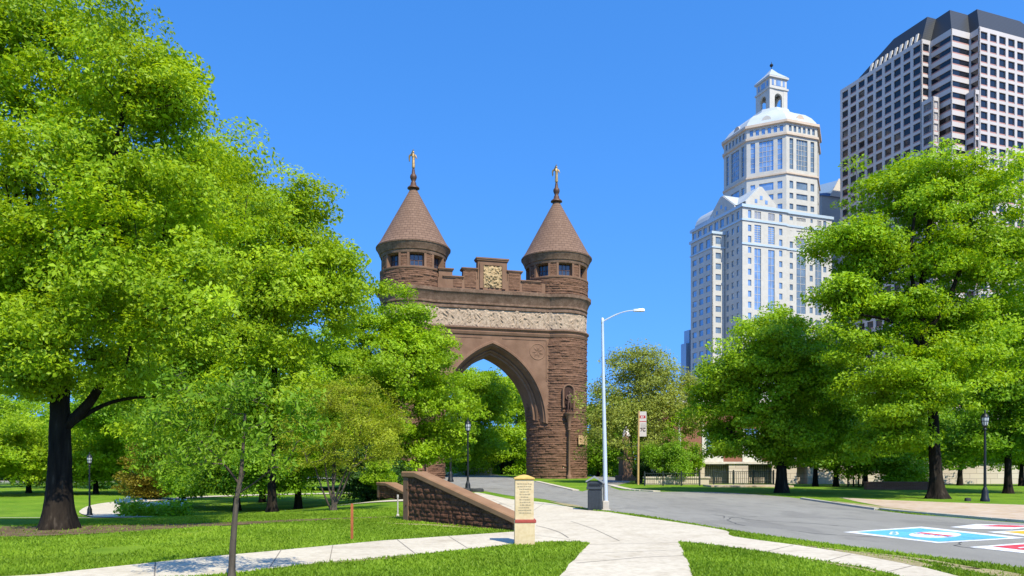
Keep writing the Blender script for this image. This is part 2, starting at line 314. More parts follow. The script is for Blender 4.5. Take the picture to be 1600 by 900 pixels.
def sub(poly, step=.5, jit=0, seed=0):
    rs = np.random.RandomState(seed); out = []
    for a, b in zip(poly, poly[1:] + poly[:1]):
        a = np.array(a); b = np.array(b); n = max(1, int(np.linalg.norm(b - a) / step)); d = unit(b - a); nn = np.array((-d[1], d[0]))
        for k in range(n):
            p = a + (b - a) * k / n
            out.append(p + (nn * rs.randn() * jit if k else 0))
    return out
def smoothpoly(pts, n=4):
    """Catmull-Rom through an open polyline"""
    p = [np.array(q, float) for q in pts]; p = [2 * p[0] - p[1]] + p + [2 * p[-1] - p[-2]]; out = []
    for i in range(1, len(p) - 2):
        for k in range(n):
            t = k / n; a, b, c, d = p[i - 1:i + 3]
            out.append(.5 * ((2 * b) + (c - a) * t + (2 * a - 5 * b + 4 * c - d) * t * t + (-a + 3 * b - 3 * c + d) * t ** 3))
    out.append(p[-2]); return out
def sheet(name, poly, z, mat, parent=None, kind='structure'):
    tri = tessellate_polygon([[Vector((p[0], p[1], 0)) for p in poly]])
    mb = MB(); mb.add([(p[0], p[1], z) for p in poly], tri); o = mb.build(name, mat, parent)
    me = o.data
    if me.polygons and me.polygons[0].normal.z < 0: me.flip_normals()
    if kind: o['kind'] = kind
    return o
def ribbon(name, pts, width, dz, mat, kind='structure', n=6):
    c = smoothpoly(pts, n); V = []; 
    for i, p in enumerate(c):
        d = unit(c[min(i + 1, len(c) - 1)] - c[max(i - 1, 0)]); nn = np.array((-d[1], d[0]))
        wd = width if np.isscalar(width) else np.interp(i / (len(c) - 1), np.linspace(0, 1, len(width)), width)
        row = []
        for k in range(5):
            q = p + nn * wd * (k / 4 - .5); row.append((q[0], q[1], float(terr(q[0], q[1])) + dz))
        V.append(row)
    o = grid_mesh(name, np.array(V), mat)
    if o.data.polygons[0].normal.z < 0: o.data.flip_normals()
    if kind: o['kind'] = kind
    return o, [np.array(r[0][:2]) for r in V] + [np.array(r[-1][:2]) for r in V[::-1]]
def inside(poly, x, y):
    poly = np.array([p[:2] for p in poly]); r = np.zeros(len(x), bool); j = len(poly) - 1
    for i in range(len(poly)):
        xi, yi = poly[i]; xj, yj = poly[j]
        c = ((yi > y) != (yj > y)) & (x < (xj - xi) * (y - yi) / (yj - yi + 1e-12) + xi); r ^= c; j = i
    return r
Gp = lambda L: [G(*q) for q in L]
road_low = smoothpoly(Gp([(640, 757), (700, 760), (748, 766), (800, 775), (850, 780), (912, 794.5), (950, 799), (1000, 805), (1160, 831), (1350, 857), (1600, 888)]), 4) + [np.array((10.5, 8.6)), np.array((14, 5))]
road_up = smoothpoly(Gp([(1900, 838), (1600, 818), (1480, 808), (1390, 800), (1262, 781), (1215, 775.5), (1120, 769), (1030, 768.5), (968, 766)]), 4)
# the far drive forks: one arm left through the arch, one straight back past the statue
road_fork = [G(952, 761), np.array((10.6, 66)), np.array((12.3, 80)), np.array((13.2, 120)), np.array((10.7, 120)), np.array((9.6, 80)), G(925, 764)]
road_back = smoothpoly([G(910, 768), G(880, 762.5), G(842, 753), np.array((1.2, 77)), np.array((-.3, 90)), np.array((-3, 115))], 4) + [np.array((-9, 118)), np.array((-9, 95)), np.array((-30, 92)), np.array((-30, 86)), np.array((-11, 72))]
ROAD = road_low + road_up + road_fork + road_back
road = sheet('road', ROAD, .006, M['asphalt'])
plaza_up = smoothpoly(Gp([(735, 772), (748, 770), (800, 780.5), (852, 785.5), (912, 796.5), (950, 800.5), (992, 807), (1080, 820), (1135, 830), (1146, 838.5), (1250, 853), (1315, 863), (1400, 877), (1462, 892), (1540, 912)]), 4)
PLAZA = Gp([(70, 898), (300, 873), (600, 845), (806, 831), (803, 815), (786, 800), (758, 789)]) + plaza_up + [np.array((5.5, 8.2)), np.array((4.9, 8.0))] + Gp([(1450, 915), (1392, 897), (1350, 887), (1235, 869.5), (1150, 856.5), (1100, 850), (1060, 846.5), (1068, 862), (1083, 903)]) + [np.array((2.6, 6)), np.array((.1, 6))] + Gp([(872, 903), (905, 866), (922, 849.5), (905, 846.5), (860, 846.5), (800, 851.5), (640, 868), (500, 880), (370, 896)]) + [np.array((-9, 7.6)), np.array((-12, 8.2))]
_rs = np.random.RandomState(21); mb = MB()
for k in range(9):
    p = G(_rs.uniform(1000, 1500), _rs.uniform(790, 812)) if k > 2 else G(_rs.uniform(1150, 1450), _rs.uniform(815, 838)); a = _rs.uniform(-.5, .5) + (1.57 if k % 3 == 0 else -.6); L = [p]
    for q in range(14): a += _rs.randn() * .3; p = p + np.array((math.cos(a), math.sin(a))) * .28; L.append(p)
    L = [p for p in L if inside(ROAD, np.array([p[0]]), np.array([p[1]]))[0]]
    for a_, b_ in zip(L[:-1], L[1:]):
        d = unit(b_ - a_); n_ = np.array((-d[1], d[0])) * _rs.uniform(.008, .02); mb.quad((*(a_ - n_), .0095), (*(b_ - n_), .0095), (*(b_ + n_), .0095), (*(a_ + n_), .0095))
mb.build('tar_crack', flat('tar_in_cracks', (.06, .058, .056), .7), road)
PLAZA = sub(PLAZA, .6, .012, 3)
plaza = sheet('path', PLAZA, .010, M['concrete'])
# saw-cut joints and a crack in the concrete
mb = MB()
def strip(mb, pts, wd, z):
    for a, b in zip(pts[:-1], pts[1:]):
        a = np.array(a); b = np.array(b); d = unit(b - a); n = np.array((-d[1], d[0])) * wd / 2
        mb.quad((*(a - n), z), (*(b - n), z), (*(b + n), z), (*(a + n), z))
strip(mb, smoothpoly(Gp([(838, 822), (858, 827), (875, 833), (888, 841)])), .03, .014)
strip(mb, Gp([(892, 815), (930, 828), (968, 846)]), .018, .014)
strip(mb, Gp([(900, 881), (1000, 872), (1070, 869)]), .018, .014)
strip(mb, Gp([(905, 852), (1060, 848.5)]), .016, .014)
strip(mb, Gp([(243, 879.5), (242, 889), (241, 911)]), .02, .014)
strip(mb, Gp([(620, 843.5), (650, 867)]), .016, .014); strip(mb, Gp([(440, 859), (420, 890)]), .016, .014)
strip(mb, Gp([(1240, 852.5), (1195, 863)]), .016, .014)
for a, b in (((700, 838), (735, 860)), ((520, 852.5), (515, 878)), ((905, 866), (1066, 860)), ((800, 831.5), (905, 846)), ((1330, 866.5), (1290, 878)), ((1430, 884), (1385, 895)), ((770, 781), (800, 793)), ((850, 787), (822, 806))): strip(mb, Gp([a, b]), .014, .014)
mb.build('joint', flat('joint_gap', (.20, .17, .14), .95), plaza)
# right pavement and kerb
PAVE = smoothpoly(Gp([(1310, 777.3), (1400, 782), (1600, 789), (1900, 796)]), 4) + smoothpoly(Gp([(1900, 834), (1600, 815), (1480, 806), (1415, 799), (1385, 792.5), (1340, 784)]), 4)
sheet('pavement', sub(PAVE, .7, .03, 5), .008, M['sidewalk'])
kl = smoothpoly(Gp([(1900, 837), (1600, 817), (1480, 807), (1390, 799), (1300, 786.5), (1256, 780)]), 6)
mb = MB()
for a, b in zip(kl[:-1], kl[1:]):
    d = unit(b - a); n = np.array((-d[1], d[0]));  n = n if n[1] > 0 else -n
    mb.box((*a, -.05), (*(b - a - d * .015), 0), (*(n * .17), 0), (0, 0, .125))
mb.build('kerb', M['kerb'])['kind'] = 'structure'
def kerbline(pts, wd=.35, h=.05):
    c = smoothpoly(pts, 6); mb = MB()
    for a, b in zip(c[:-1], c[1:]):
        d = unit(b - a); n = np.array((-d[1], d[0])); mb.box((*a, -.02), (*(b - a - d * .01), 0), (*(n * wd), 0), (0, 0, h + .02))
    return mb
o = kerbline(Gp([(1032, 768), (990, 765), (958, 758)]), .5).build('kerb', M['concrete']); o['kind'] = 'structure'
o = kerbline(Gp([(905, 766.5), (880, 761), (842, 752.3)]), .4).build('kerb', M['concrete']); o['kind'] = 'structure'
# paths in the hollow on the left
_, PB1 = ribbon('path', [(-45, 33), (-30, 34), (-22, 35), (-14, 36), (-8, 35.2), (-4.5, 33), (-2.5, 31), (-.8, 29)], [1.7, 1.7, 1.6, 1.5, 1.3], .03, M['concrete'])
_, PB2 = ribbon('path', [P(205, 797, 35.8)[:2], (-19.6, 37.2), (-21.8, 40.5), (-25.4, 46), (-28.6, 54), (-28.2, 62), (-24, 68), (-16, 73)], [2.4, 2.6, 2.5, 2.4], .05, M['concrete'], n=8)
SOIL = []
_, q = ribbon('bare_earth', [(-16, 17.6), (-11, 17.8), (-8, 19.6), (-5.5, 21.4), (-2.6, 22.6)], [2.6, 3.2, 1.3, .7, .1], .012, M['soil']); SOIL.append(q)
for L_, W_ in (([(-3.4, 19.9), (-2.0, 19.2), (-.9, 18.2)], [.1, .4, .1]), (Gp([(1230, 849), (1300, 859), (1390, 873), (1450, 886)]), [.03, .16, .45, .3]), (Gp([(1340, 862), (1440, 875), (1530, 890)]), [.03, .22, .12]), (Gp([(1250, 874), (1320, 885), (1370, 895)]), [.02, .14, .1]), (Gp([(1470, 884), (1540, 893), (1600, 905)]), [.1, .5, .5]), (Gp([(860, 784), (890, 789.5), (912, 794)]), [.1, .5, .2]), (Gp([(470, 884), (560, 876.5), (650, 869.5)]), [.03, .16, .03]), (Gp([(1300, 783), (1390, 795), (1480, 805)]), [.1, .9, .2])):
    _, q = ribbon('bare_earth', L_, W_, .012, M['drysoil']); SOIL.append(q)

def blades(name, n, x0, x1, y0, y1, h, seed, power=1.6):
    rs = np.random.RandomState(seed)
    y = y0 + (y1 - y0) * rs.rand(n) ** power; x = rs.uniform(x0, x1, n)
    keep = (np.abs(x) < y * .72 + .5) & ~inside(PLAZA, x, y) & ~inside(ROAD, x, y) & ~inside(PAVE, x, y) & ~inside(PB1, x, y)
    worn = fbm(x * .55, y * .55, 40)
    for q in SOIL: keep &= ~(inside(q, x, y) & (rs.rand(n) < .9))
    keep &= (worn < .60 + rs.rand(n) * .12)
    x, y, worn = x[keep], y[keep], worn[keep]; n = len(x); z = terr(x, y)
    a = rs.rand(n) * 6.283; hh = h * rs.uniform(.5, 1.25, n) * (.7 + .6 * fbm(x * 1.7, y * 1.7, 50)); wd = rs.uniform(.006, .012, n) * (1 + y / 18)
    tl = rs.randn(n, 2) * .55 * hh[:, None]
    dx, dy = np.cos(a) * wd, np.sin(a) * wd
    V = np.stack([np.stack([x - dx, y - dy, z], -1), np.stack([x + dx, y + dy, z], -1), np.stack([x + tl[:, 0], y + tl[:, 1], z + hh], -1)], 1).reshape(-1, 3)
    t = np.clip(1.3 * (fbm(x * .7, y * .7, 60) - .22) + rs.rand(n) * .45 - .05, 0, 1) * (1 - .5 * np.clip((fbm(x * .3, y * .3, 64) - .5) * 6, 0, 1))
    return np_mesh(name, V, np.arange(3 * n).reshape(-1, 3), M['blade'], tint=t)
tag(blades('grass', 400000, -13, 13, 9.2, 27, .048, 1), kind='stuff')

# ------------------------------------------------------------------ the arch
TL, TR = np.array((P(646, 0, 79.5)[0], 79.5)), np.array((P(869.5, 0, 83.5)[0], 83.5))
SP = np.linalg.norm(TR - TL); U = (TR - TL) / SP; NF = np.array((U[1], -U[0])); MID = SP / 2
def A(u, v, z): q = TL + U * u + NF * v; return np.array((q[0], q[1], z))
RT = 3.32
def rockmap(S, Z, seed, ch=(.13, .30), bl=(.5, 1.9), amp=.13):
    """S, Z coordinates in metres -> displacement of rock-faced coursed stone"""
    rs = np.random.RandomState(seed); z = Z.min() - .1; D = np.zeros_like(S); smax = S.max() + 3
    while z < Z.max() + .1:
        h = rs.uniform(*ch); rowm = (Z >= z) & (Z < z + h); s = S.min() - rs.rand() * 1.5
        while s < smax:
            L = rs.uniform(*bl); m = rowm & (S >= s) & (S < s + L)
            if m.any():
                ez = np.minimum(Z[m] - z, z + h - Z[m]) / h; es = np.minimum(S[m] - s, s + L - S[m])
                D[m] = (np.clip(ez / .22, 0, 1) ** .6) * np.clip(es / .08, 0, 1) ** .6 * rs.uniform(.45, 1.0)
            s += L
        z += h
    Z = Z + .12 * (fbm(S * .8, Z * 2, seed + 3) - .45)
    return amp * (D * (.3 + 1.2 * fbm(S * 1.6, Z * 5, seed)) ) + .05 * (fbm(S * 3.2, Z * 9, seed + 5) - .45)
def rock_cyl(name, c, r, z0, z1, parent, seed, org, da=.085, dz=.05, a0=0, a1=None, amp=.18, ch=(.13, .30)):
    full = a1 is None; a1 = a0 + 2 * math.pi if full else a1
    na = max(3, int(r * (a1 - a0) / da)); nz = max(3, int((z1 - z0) / dz) + 1)
    a = a0 + (a1 - a0) * np.arange(na if full else na + 1) / na; z = np.linspace(z0, z1, nz); AA, ZZ = np.meshgrid(a, z, indexing='ij')
    S = (AA - a0) * r; D = rockmap(S, ZZ, seed, ch=ch, amp=amp)
    if full:
        f = np.clip((2 * math.pi * r - S) / .15, 0, 1); D *= f
    rr = r + D
    return grid_mesh(name, np.stack([c[0] + rr * np.cos(AA), c[1] + rr * np.sin(AA), ZZ], -1), M['rough'], parent, wrap=full, smooth=False, org=org)
def rock_plane(mb_or_none, o, e, z0f, z1f, W, n, seed, res=.07, amp=.09, ch=(.22, .42), bl=(.4, 1.1)):
    """rock-faced panel: o origin (xy), e unit along, n outward; z range may vary along s"""
    nu = max(2, int(W / res) + 1); nv = max(3, int(max(z1f(0) - z0f(0), z1f(W) - z0f(W)) / res) + 1)
    s = np.linspace(0, W, nu); t = np.linspace(0, 1, nv); S, T = np.meshgrid(s, t, indexing='ij')
    lo = np.array([z0f(k) for k in s])[:, None]; hi = np.array([z1f(k) for k in s])[:, None]; Z = lo + (hi - lo) * T
    D = rockmap(S, Z, seed, ch, bl, amp)
    return np.stack([o[0] + e[0] * S + n[0] * D, o[1] + e[1] * S + n[1] * D, Z], -1)
ORG = np.array((*(TL + U * MID), 0))
arch = thing('memorial_arch', 'brownstone memorial gateway with two round towers under conical roofs', 'memorial arch', ORG)

def figure(name, mat, parent, base, h, yaw, pose, org, extra=None):
    """a small standing figure as one skinned surface; pose lists (joint, (x,y,z) in body heights, radius, parent)"""
    V = []; E = []; rad = []; idx = {}
    c, s = math.cos(yaw), math.sin(yaw)
    for k, (j, p, r, par) in enumerate(pose):
        idx[j] = k; x, y, z = (q * h for q in p); V.append((base[0] + x * c - y * s - org[0], base[1] + x * s + y * c - org[1], base[2] + z - org[2])); rad.append(r * h)
        if par: E.append((idx[par], k))
    me = bpy.data.meshes.new(name); me.from_pydata(V, E, []); o = bpy.data.objects.new(name, me); link(o, parent)
    m = o.modifiers.new('Skin', 'SKIN')
    if not me.skin_vertices: me.attributes
    o.data.materials.append(mat)
    try:
        bpy.context.view_layer.objects.active = o
        if not me.skin_vertices: bpy.ops.mesh.customdata_skin_add()
    except Exception: pass
    for k, r in enumerate(rad):
        me.skin_vertices[0].data[k].radius = (r, r); me.skin_vertices[0].data[k].use_root = (k == 0)
    o.modifiers.new('Sub', 'SUBSURF').render_levels = 1
    return o
STAND = [('pel', (0, 0, .52), .075, None), ('wst', (0, 0, .62), .065, 'pel'), ('chs', (0, 0, .74), .085, 'wst'), ('nck', (0, 0, .84), .035, 'chs'), ('hed', (0, -.01, .92), .058, 'nck'), ('crn', (0, 0, .985), .035, 'hed'),
         ('hipl', (-.055, 0, .47), .06, 'pel'), ('knl', (-.06, -.02, .27), .042, 'hipl'), ('anl', (-.06, 0, .05), .03, 'knl'), ('tol', (-.07, -.07, .02), .025, 'anl'),
         ('hipr', (.055, 0, .47), .06, 'pel'), ('knr', (.06, 0, .27), .042, 'hipr'), ('anr', (.065, .02, .05), .03, 'knr'), ('tor', (.08, -.05, .02), .025, 'anr'),
         ('shl', (-.12, 0, .79), .045, 'chs'), ('ell', (-.16, -.03, .63), .03, 'shl'), ('hal', (-.09, -.12, .58), .024, 'ell'),
         ('shr', (.12, 0, .79), .045, 'chs'), ('elr', (.17, 0, .63), .03, 'shr'), ('har', (.12, -.1, .52), .024, 'elr')]
ANGEL = STAND[:6] + [('rob', (0, 0, .34), .085, 'pel'), ('hem', (0, 0, .03), .10, 'rob'),
         ('shl', (-.12, 0, .79), .04, 'chs'), ('ell', (-.13, -.08, .84), .03, 'shl'), ('hal', (-.10, -.2, .98), .024, 'ell'),
         ('shr', (.12, 0, .79), .04, 'chs'), ('elr', (.13, -.06, .66), .03, 'shr'), ('har', (.12, -.16, .56), .024, 'elr'),
         ('wl1', (-.09, .1, .80), .05, 'chs'), ('wl2', (-.15, .17, .74), .055, 'wl1'), ('wl3', (-.13, .2, .45), .03, 'wl2'),
         ('wr1', (.09, .1, .80), .05, 'chs'), ('wr2', (.15, .17, .74), .055, 'wr1'), ('wr3', (.13, .2, .45), .03, 'wr2')]

STR_P = [(0, 15.3), (.12, 15.36), (.22, 15.62), (.13, 15.68), (.13, 15.78), (.34, 15.98), (.34, 16.1), (.05, 16.12)]
COR_P = [(.0, 18.02), (.12, 18.06), (.12, 18.28), (.05, 18.32), (.05, 18.42), (.18, 18.5), (.18, 18.66), (.12, 18.7), (.2, 18.95), (.34, 19.3), (.48, 19.55), (.56, 19.62), (.58, 19.95), (.10, 20.0)]
def bulge_relief(S, Z, seed):
    """crowded figures in relief: rows of upright rounded lumps with limbs"""
    rs = np.random.RandomState(seed); D = np.zeros_like(S); s = S.min(); h = Z.max() - Z.min(); zb = Z.min()
    while s < S.max() + .3:
        wv = rs.uniform(.14, .24); lean = rs.uniform(-.35, .35); top = rs.uniform(.72, .95) * h; am = rs.uniform(.6, 1)
        cx = s + lean * (Z - zb) + .1 * np.sin((Z - zb) * rs.uniform(3, 7) + rs.rand() * 6)
        body = np.clip(1 - ((S - cx) / wv) ** 2, 0, 1) ** .5 * ((Z - zb) < top) * np.clip((Z - zb) / .08, 0, 1)
        head = np.clip(1 - ((S - (s + lean * top)) ** 2 + (Z - zb - top) ** 2) / .17 ** 2, 0, 1) ** .5
        D = np.maximum(D, am * np.maximum(body * .75, head))
        for k in range(3):
            z0 = zb + rs.uniform(.2, .8) * h; dd = rs.uniform(-1.2, 1.2); L = rs.uniform(.25, .5)
            t = np.clip((S - s) / (L if rs.rand() < .5 else -L), 0, 1); lz = z0 + dd * L * t
            D = np.maximum(D, am * .9 * np.clip(1 - ((Z - lz) / .09) ** 2, 0, 1) ** .5 * (t > 0) * (t < 1))
        s += rs.uniform(.22, .42)
    return .16 * D + .05 * (fbm(S * 5, Z * 5, seed) - .4)

def tower(c, seed, first):
    tw = rock_cyl('tower', c, RT, 0, 15.32, arch, seed, ORG)
    rock_cyl('upper_stage', c, RT + .12, 19.98, 21.8, tw, seed + 1, ORG)
    def lt(name, prof, mat, n=64, sm_=35):
        mb = MB(ORG); mb.lathe([(RT + d, z) for d, z in prof], (c[0], c[1], 0), n, cap=False); return mb.build(name, mat, tw, sm_)
    lt('string_course', STR_P, M['smooth']); lt('cornice', COR_P, M['corn'])
    # frieze
    na, nz = 420, 34; a = np.arange(na) * 2 * math.pi / na; z = np.linspace(16.1, 18.05, nz); AA, ZZ = np.meshgrid(a, z, indexing='ij')
    D = bulge_relief(AA * RT, ZZ, seed + 7); rr = RT - .04 + D
    grid_mesh('frieze', np.stack([c[0] + rr * np.cos(AA), c[1] + rr * np.sin(AA), ZZ], -1), M['relief'], tw, wrap=True, smooth=True, org=ORG)
    lt('sill_band', [(.0, 21.74), (.22, 21.78), (.26, 21.84), (.26, 22.0), (.12, 22.06), (-.5, 22.07)], M['smooth'])
    lt('eave_corbel', [(-.5, 23.42), (.14, 23.44), (.2, 23.6), (.2, 23.75), (.3, 23.8), (.36, 24.0), (.5, 24.25), (.58, 24.42), (.6, 24.5), (.3, 24.52)], M['corn'])
    va = math.atan2(-c[1], -c[0])
    # windows: eight, pier between
    for k in range(8):
        wa = WIN0 + k * math.pi / 4; half = .225
        rock_cyl('pier', c, RT + .02, 22.06, 23.43, tw, seed + 20 + k, ORG, a0=wa + half + .07, a1=wa + math.pi / 4 - half - .07, dz=.06, da=.07, amp=.1, ch=(.2, .3))
        mb = MB(ORG)      # stone surround of the window, square in plan
        for sgn in (-1, 1):
            r0, r1 = RT - .55, RT + .13
            pts = []
            for rr_, aa in ((r1, wa + sgn * half), (r1, wa + sgn * (half + .07)), (r0, wa + sgn * (half + .07)), (r0, wa + sgn * half)): pts.append((c[0] + rr_ * math.cos(aa), c[1] + rr_ * math.sin(aa)))
            mb.prism(pts, 22.05, 23.43)
        q_ = [(c[0] + (RT - .3) * math.cos(wa + e_ * half), c[1] + (RT - .3) * math.sin(wa + e_ * half)) for e_ in (-1.25, 1.25)]; d_ = np.subtract(q_[1], q_[0]); nn_ = np.array((math.cos(wa), math.sin(wa))) * .3
        for z_ in (22.045, 23.36): mb.box((*q_[0], z_), (*d_, 0), (*nn_, 0), (0, 0, .08))
        mb.build('window_surround', M['smooth'], tw)
        mb = MB(ORG); r0 = RT - .42
        p = [np.array((c[0] + r0 * math.cos(wa + q * half), c[1] + r0 * math.sin(wa + q * half))) for q in (-1, 1)]
        mb.quad((*p[0], 22.06), (*p[1], 22.06), (*p[1], 23.43), (*p[0], 23.43)); nn = np.array((math.cos(wa), math.sin(wa)))
        mb.m = 1
        for q in (0, .33, .66, 1):
            b = p[0] + (p[1] - p[0]) * q; mb.box((*(b - nn * .02 - unit(p[1] - p[0]) * .03), 22.06), (*(unit(p[1] - p[0]) * .06), 0), (*(nn * .07), 0), (0, 0, 1.37))
        for q in (22.06, 22.7, 23.36): mb.box((*(p[0] - nn * .02), q), (*(p[1] - p[0]), 0), (*(nn * .065), 0), (0, 0, .06))
        mb.build('window', [M['winglass'], M['bronze']], tw)
    mb = MB(ORG); mb.lathe([(3.35, 24.45), (3.98, 24.5), (4.0, 24.62), (3.74, 24.95), (3.5, 25.32), (1.9, 28.25), (.3, 31.2)], (c[0], c[1], 0), 96, cap=False); cr = mb.build('conical_roof', M['slate'], tw, 25)
    # roof material is polar round the tower axis: give the roof its own origin
    off = np.array((c[0], c[1], 0)) - ORG
    for v in cr.data.vertices: v.co = Vector(np.array(v.co) - off)
    cr.location = off
    mb = MB(ORG); mb.lathe([(.28, 31.05), (.66, 31.2), (.64, 31.3), (.34, 31.55), (.28, 31.85), (.2, 32.0), (.3, 32.2), (.37, 32.42), (.34, 32.62), (.2, 32.8), (.17, 33.0), (.14, 33.3)], (c[0], c[1], 0), 20); mb.build('finial', M['bronze'], tw, 60)
    figure('gilded_angel', M['gold'], tw, (c[0], c[1], 33.25), 2.05, va + math.pi / 2 + .5, ANGEL, ORG)
    return tw
WIN0 = math.atan2(-TR[1], -TR[0]) + R(17)
TWL = tower(TL, 100, True); TWR = tower(TR, 200, False)

# gateway wall with its pointed opening
def curve(H, top, n=48):
    r = 1.52 * H; cc = r - H; h = math.sqrt(r * r - cc * cc); th = np.linspace(0, math.acos(cc / r), n); z0 = top - h
    right = [(-cc + r * math.cos(t), z0 + r * math.sin(t)) for t in th]
    return [(-x, z) for x, z in right] + [(x, z) for x, z in right[::-1][1:]]
VW = RT - .46
prof = [(VW, 6.2, 14.78), (VW + .16, 6.1, 14.68), (VW + .16, 5.88, 14.45), (VW - .06, 5.82, 14.38), (VW - .1, 5.7, 14.28), (VW - .9, 5.4, 13.95), (VW - .8, 5.28, 13.83), (VW - .95, 5.14, 13.7), (VW - 1.2, 5.08, 13.62), (VW - 1.25, 4.85, 13.4), (-VW + 1.25, 4.85, 13.4), (-VW + 1.2, 5.1, 13.65), (-VW, 6.2, 14.78)]
cs = [curve(H, t) for v, H, t in prof]
mb = MB(ORG)
for k in range(len(prof) - 1):
    for j in range(len(cs[0]) - 1):
        q = [A(MID + cs[k][j][0], prof[k][0], cs[k][j][1]), A(MID + cs[k][j + 1][0], prof[k][0], cs[k][j + 1][1]), A(MID + cs[k + 1][j + 1][0], prof[k + 1][0], cs[k + 1][j + 1][1]), A(MID + cs[k + 1][j][0], prof[k + 1][0], cs[k + 1][j][1])]
        mb.quad(*q)
for v in (VW, -VW):
    c0 = cs[0]
    for j in range(len(c0) - 1):
        mb.quad(A(MID + c0[j][0], v, c0[j][1]), A(MID + c0[j + 1][0], v, c0[j + 1][1]), A(MID + c0[j + 1][0], v, 15.32), A(MID + c0[j][0], v, 15.32))
    for s in (-1, 1):
        mb.quad(A(MID + s * 6.2, v, c0[0][1]), A(MID + s * (MID - .3), v, c0[0][1]), A(MID + s * (MID - .3), v, 15.32), A(MID + s * 6.2, v, 15.32))
wall = mb.build('gateway_wall', M['smooth'], arch, 30)
def straight(name, prof_, mat, u0, u1, v0=VW, par=wall, both=True):
    mb = MB(ORG)
    for sg in ((1, -1) if both else (1,)):
        mb.rings([[A(u, sg * (v0 + d), z) for d, z in prof_] for u in (u0, u1)], cap=False, closed=False)
    return mb.build(name, mat, par, 35)
straight('string_course', STR_P, M['smooth'], 1, SP - 1); straight('cornice', COR_P, M['corn'], 1, SP - 1)
nu, nz = 560, 34
s = np.linspace(1, SP - 1, nu); z = np.linspace(16.1, 18.05, nz); SS, ZZ = np.meshgrid(s, z, indexing='ij')
for sg in (1, -1):
    D = bulge_relief(SS, ZZ, 300 + sg); vv = sg * (VW - .04 + D)
    grid_mesh('frieze', np.stack([TL[0] + U[0] * SS + NF[0] * vv, TL[1] + U[1] * SS + NF[1] * vv, ZZ], -1), M['relief'], wall, org=ORG)
mb = MB(ORG)   # roof deck
mb.quad(A(1, -VW, 20.0), A(SP - 1, -VW, 20.0), A(SP - 1, VW + .1, 20.0), A(1, VW + .1, 20.0)); mb.build('roof_deck', M['corn'], wall)
# parapet, stepped to the middle
def parapet(u0, u1, z0, z1, v0, th, seed):
    o = (TL + U * u0 + NF * v0); W = u1 - u0
    Pg = rock_plane(None, o, U, lambda k: z0, lambda k: z1, W, NF, seed, .08, .1)
    grid_mesh('parapet_stone', Pg, M['rough'], PAR, smooth=False, org=ORG)
    mb = MB(ORG); mb.box(A(u0, v0 - th, z0), (*(U * W), 0), (*(NF * (th - .005)), 0), (0, 0, z1 - z0)); return mb
PM = MB(ORG)
def block(u0, u1, z0, z1, v0=VW + .02, th=.9): PM.box(A(u0, v0 - th, z0), (*(U * (u1 - u0)), 0), (*(NF * th), 0), (0, 0, z1 - z0))
def coping(u0, u1, z, v0=VW + .02, th=.9, h=.22, ov=.12):
    PM.box(A(u0 - ov, v0 - th - ov, z), (*(U * (u1 - u0 + 2 * ov)), 0), (*(NF * (th + 2 * ov)), 0), (0, 0, h * .5)); PM.box(A(u0 - ov * 1.6, v0 - th - ov * 1.6, z + h * .5), (*(U * (u1 - u0 + 3.2 * ov)), 0), (*(NF * (th + 3.2 * ov)), 0), (0, 0, h * .5))
block(2.2, SP - 2.2, 20.0, 21.15); coping(2.9, MID - 3.3, 21.15); coping(MID + 3.3, SP - 2.9, 21.15)
block(2.3, 3.75, 21.15, 21.9, th=.8); coping(2.4, 3.7, 21.9, th=.8)
block(MID - 3.15, MID - 1.65, 21.15, 22.1); block(MID + 1.65, MID + 3.15, 21.15, 22.1); coping(MID - 3.15, MID - 1.75, 22.1); coping(MID + 1.75, MID + 3.15, 22.1)
block(MID - 1.6, MID + 1.6, 21.15, 23.2); coping(MID - 1.6, MID + 1.6, 23.2, h=.3)
# raised frame round the crest
for (u0, u1, z0, z1) in ((-1.4, -1.02, 20.25, 22.95), (1.02, 1.4, 20.25, 22.95), (-1.02, 1.02, 22.7, 22.95)): PM.box(A(MID + u0, VW + .02, z0), (*(U * (u1 - u0)), 0), (*(NF * .16), 0), (0, 0, z1 - z0))
PAR = PM.build('parapet', M['smooth'], arch)
for (u0, u1, z0, z1, sd) in ((3.85, MID - 3.3, 20.25, 21.1, 1), (MID + 3.3, SP - 2.6, 20.25, 21.1, 2), (MID - 3.0, MID - 1.8, 20.25, 22.05, 3), (MID + 1.8, MID + 3.0, 20.25, 22.05, 4)):
    o_ = TL + U * u0 + NF * (VW + .025)
    grid_mesh('rock_faced_panel', rock_plane(None, o_, U, lambda k: z0, lambda k: z1, u1 - u0, NF, 400 + sd, .08, .12), M['rough'], PAR, smooth=False, org=ORG)
# crest in ochre relief
s = np.linspace(-.98, .98, 60); z = np.linspace(20.35, 22.65, 70); SS, ZZ = np.meshgrid(s, z, indexing='ij'); rr = np.hypot(SS / .8, (ZZ - 21.5) / 1.0)
D = .22 * np.clip(1 - rr, 0, 1) ** .5 * (.6 + .8 * fbm(SS * 4 + 9, ZZ * 4, 77)) + .1 * (fbm(SS * 5, ZZ * 5, 71) > .47) + .07 * np.exp(-((rr - .95) / .1) ** 2)
vv = VW + .06 + D
grid_mesh('crest', np.stack([TL[0] + U[0] * (MID + SS) + NF[0] * vv, TL[1] + U[1] * (MID + SS) + NF[1] * vv, ZZ], -1), M['gold_rel'], PAR, org=ORG)
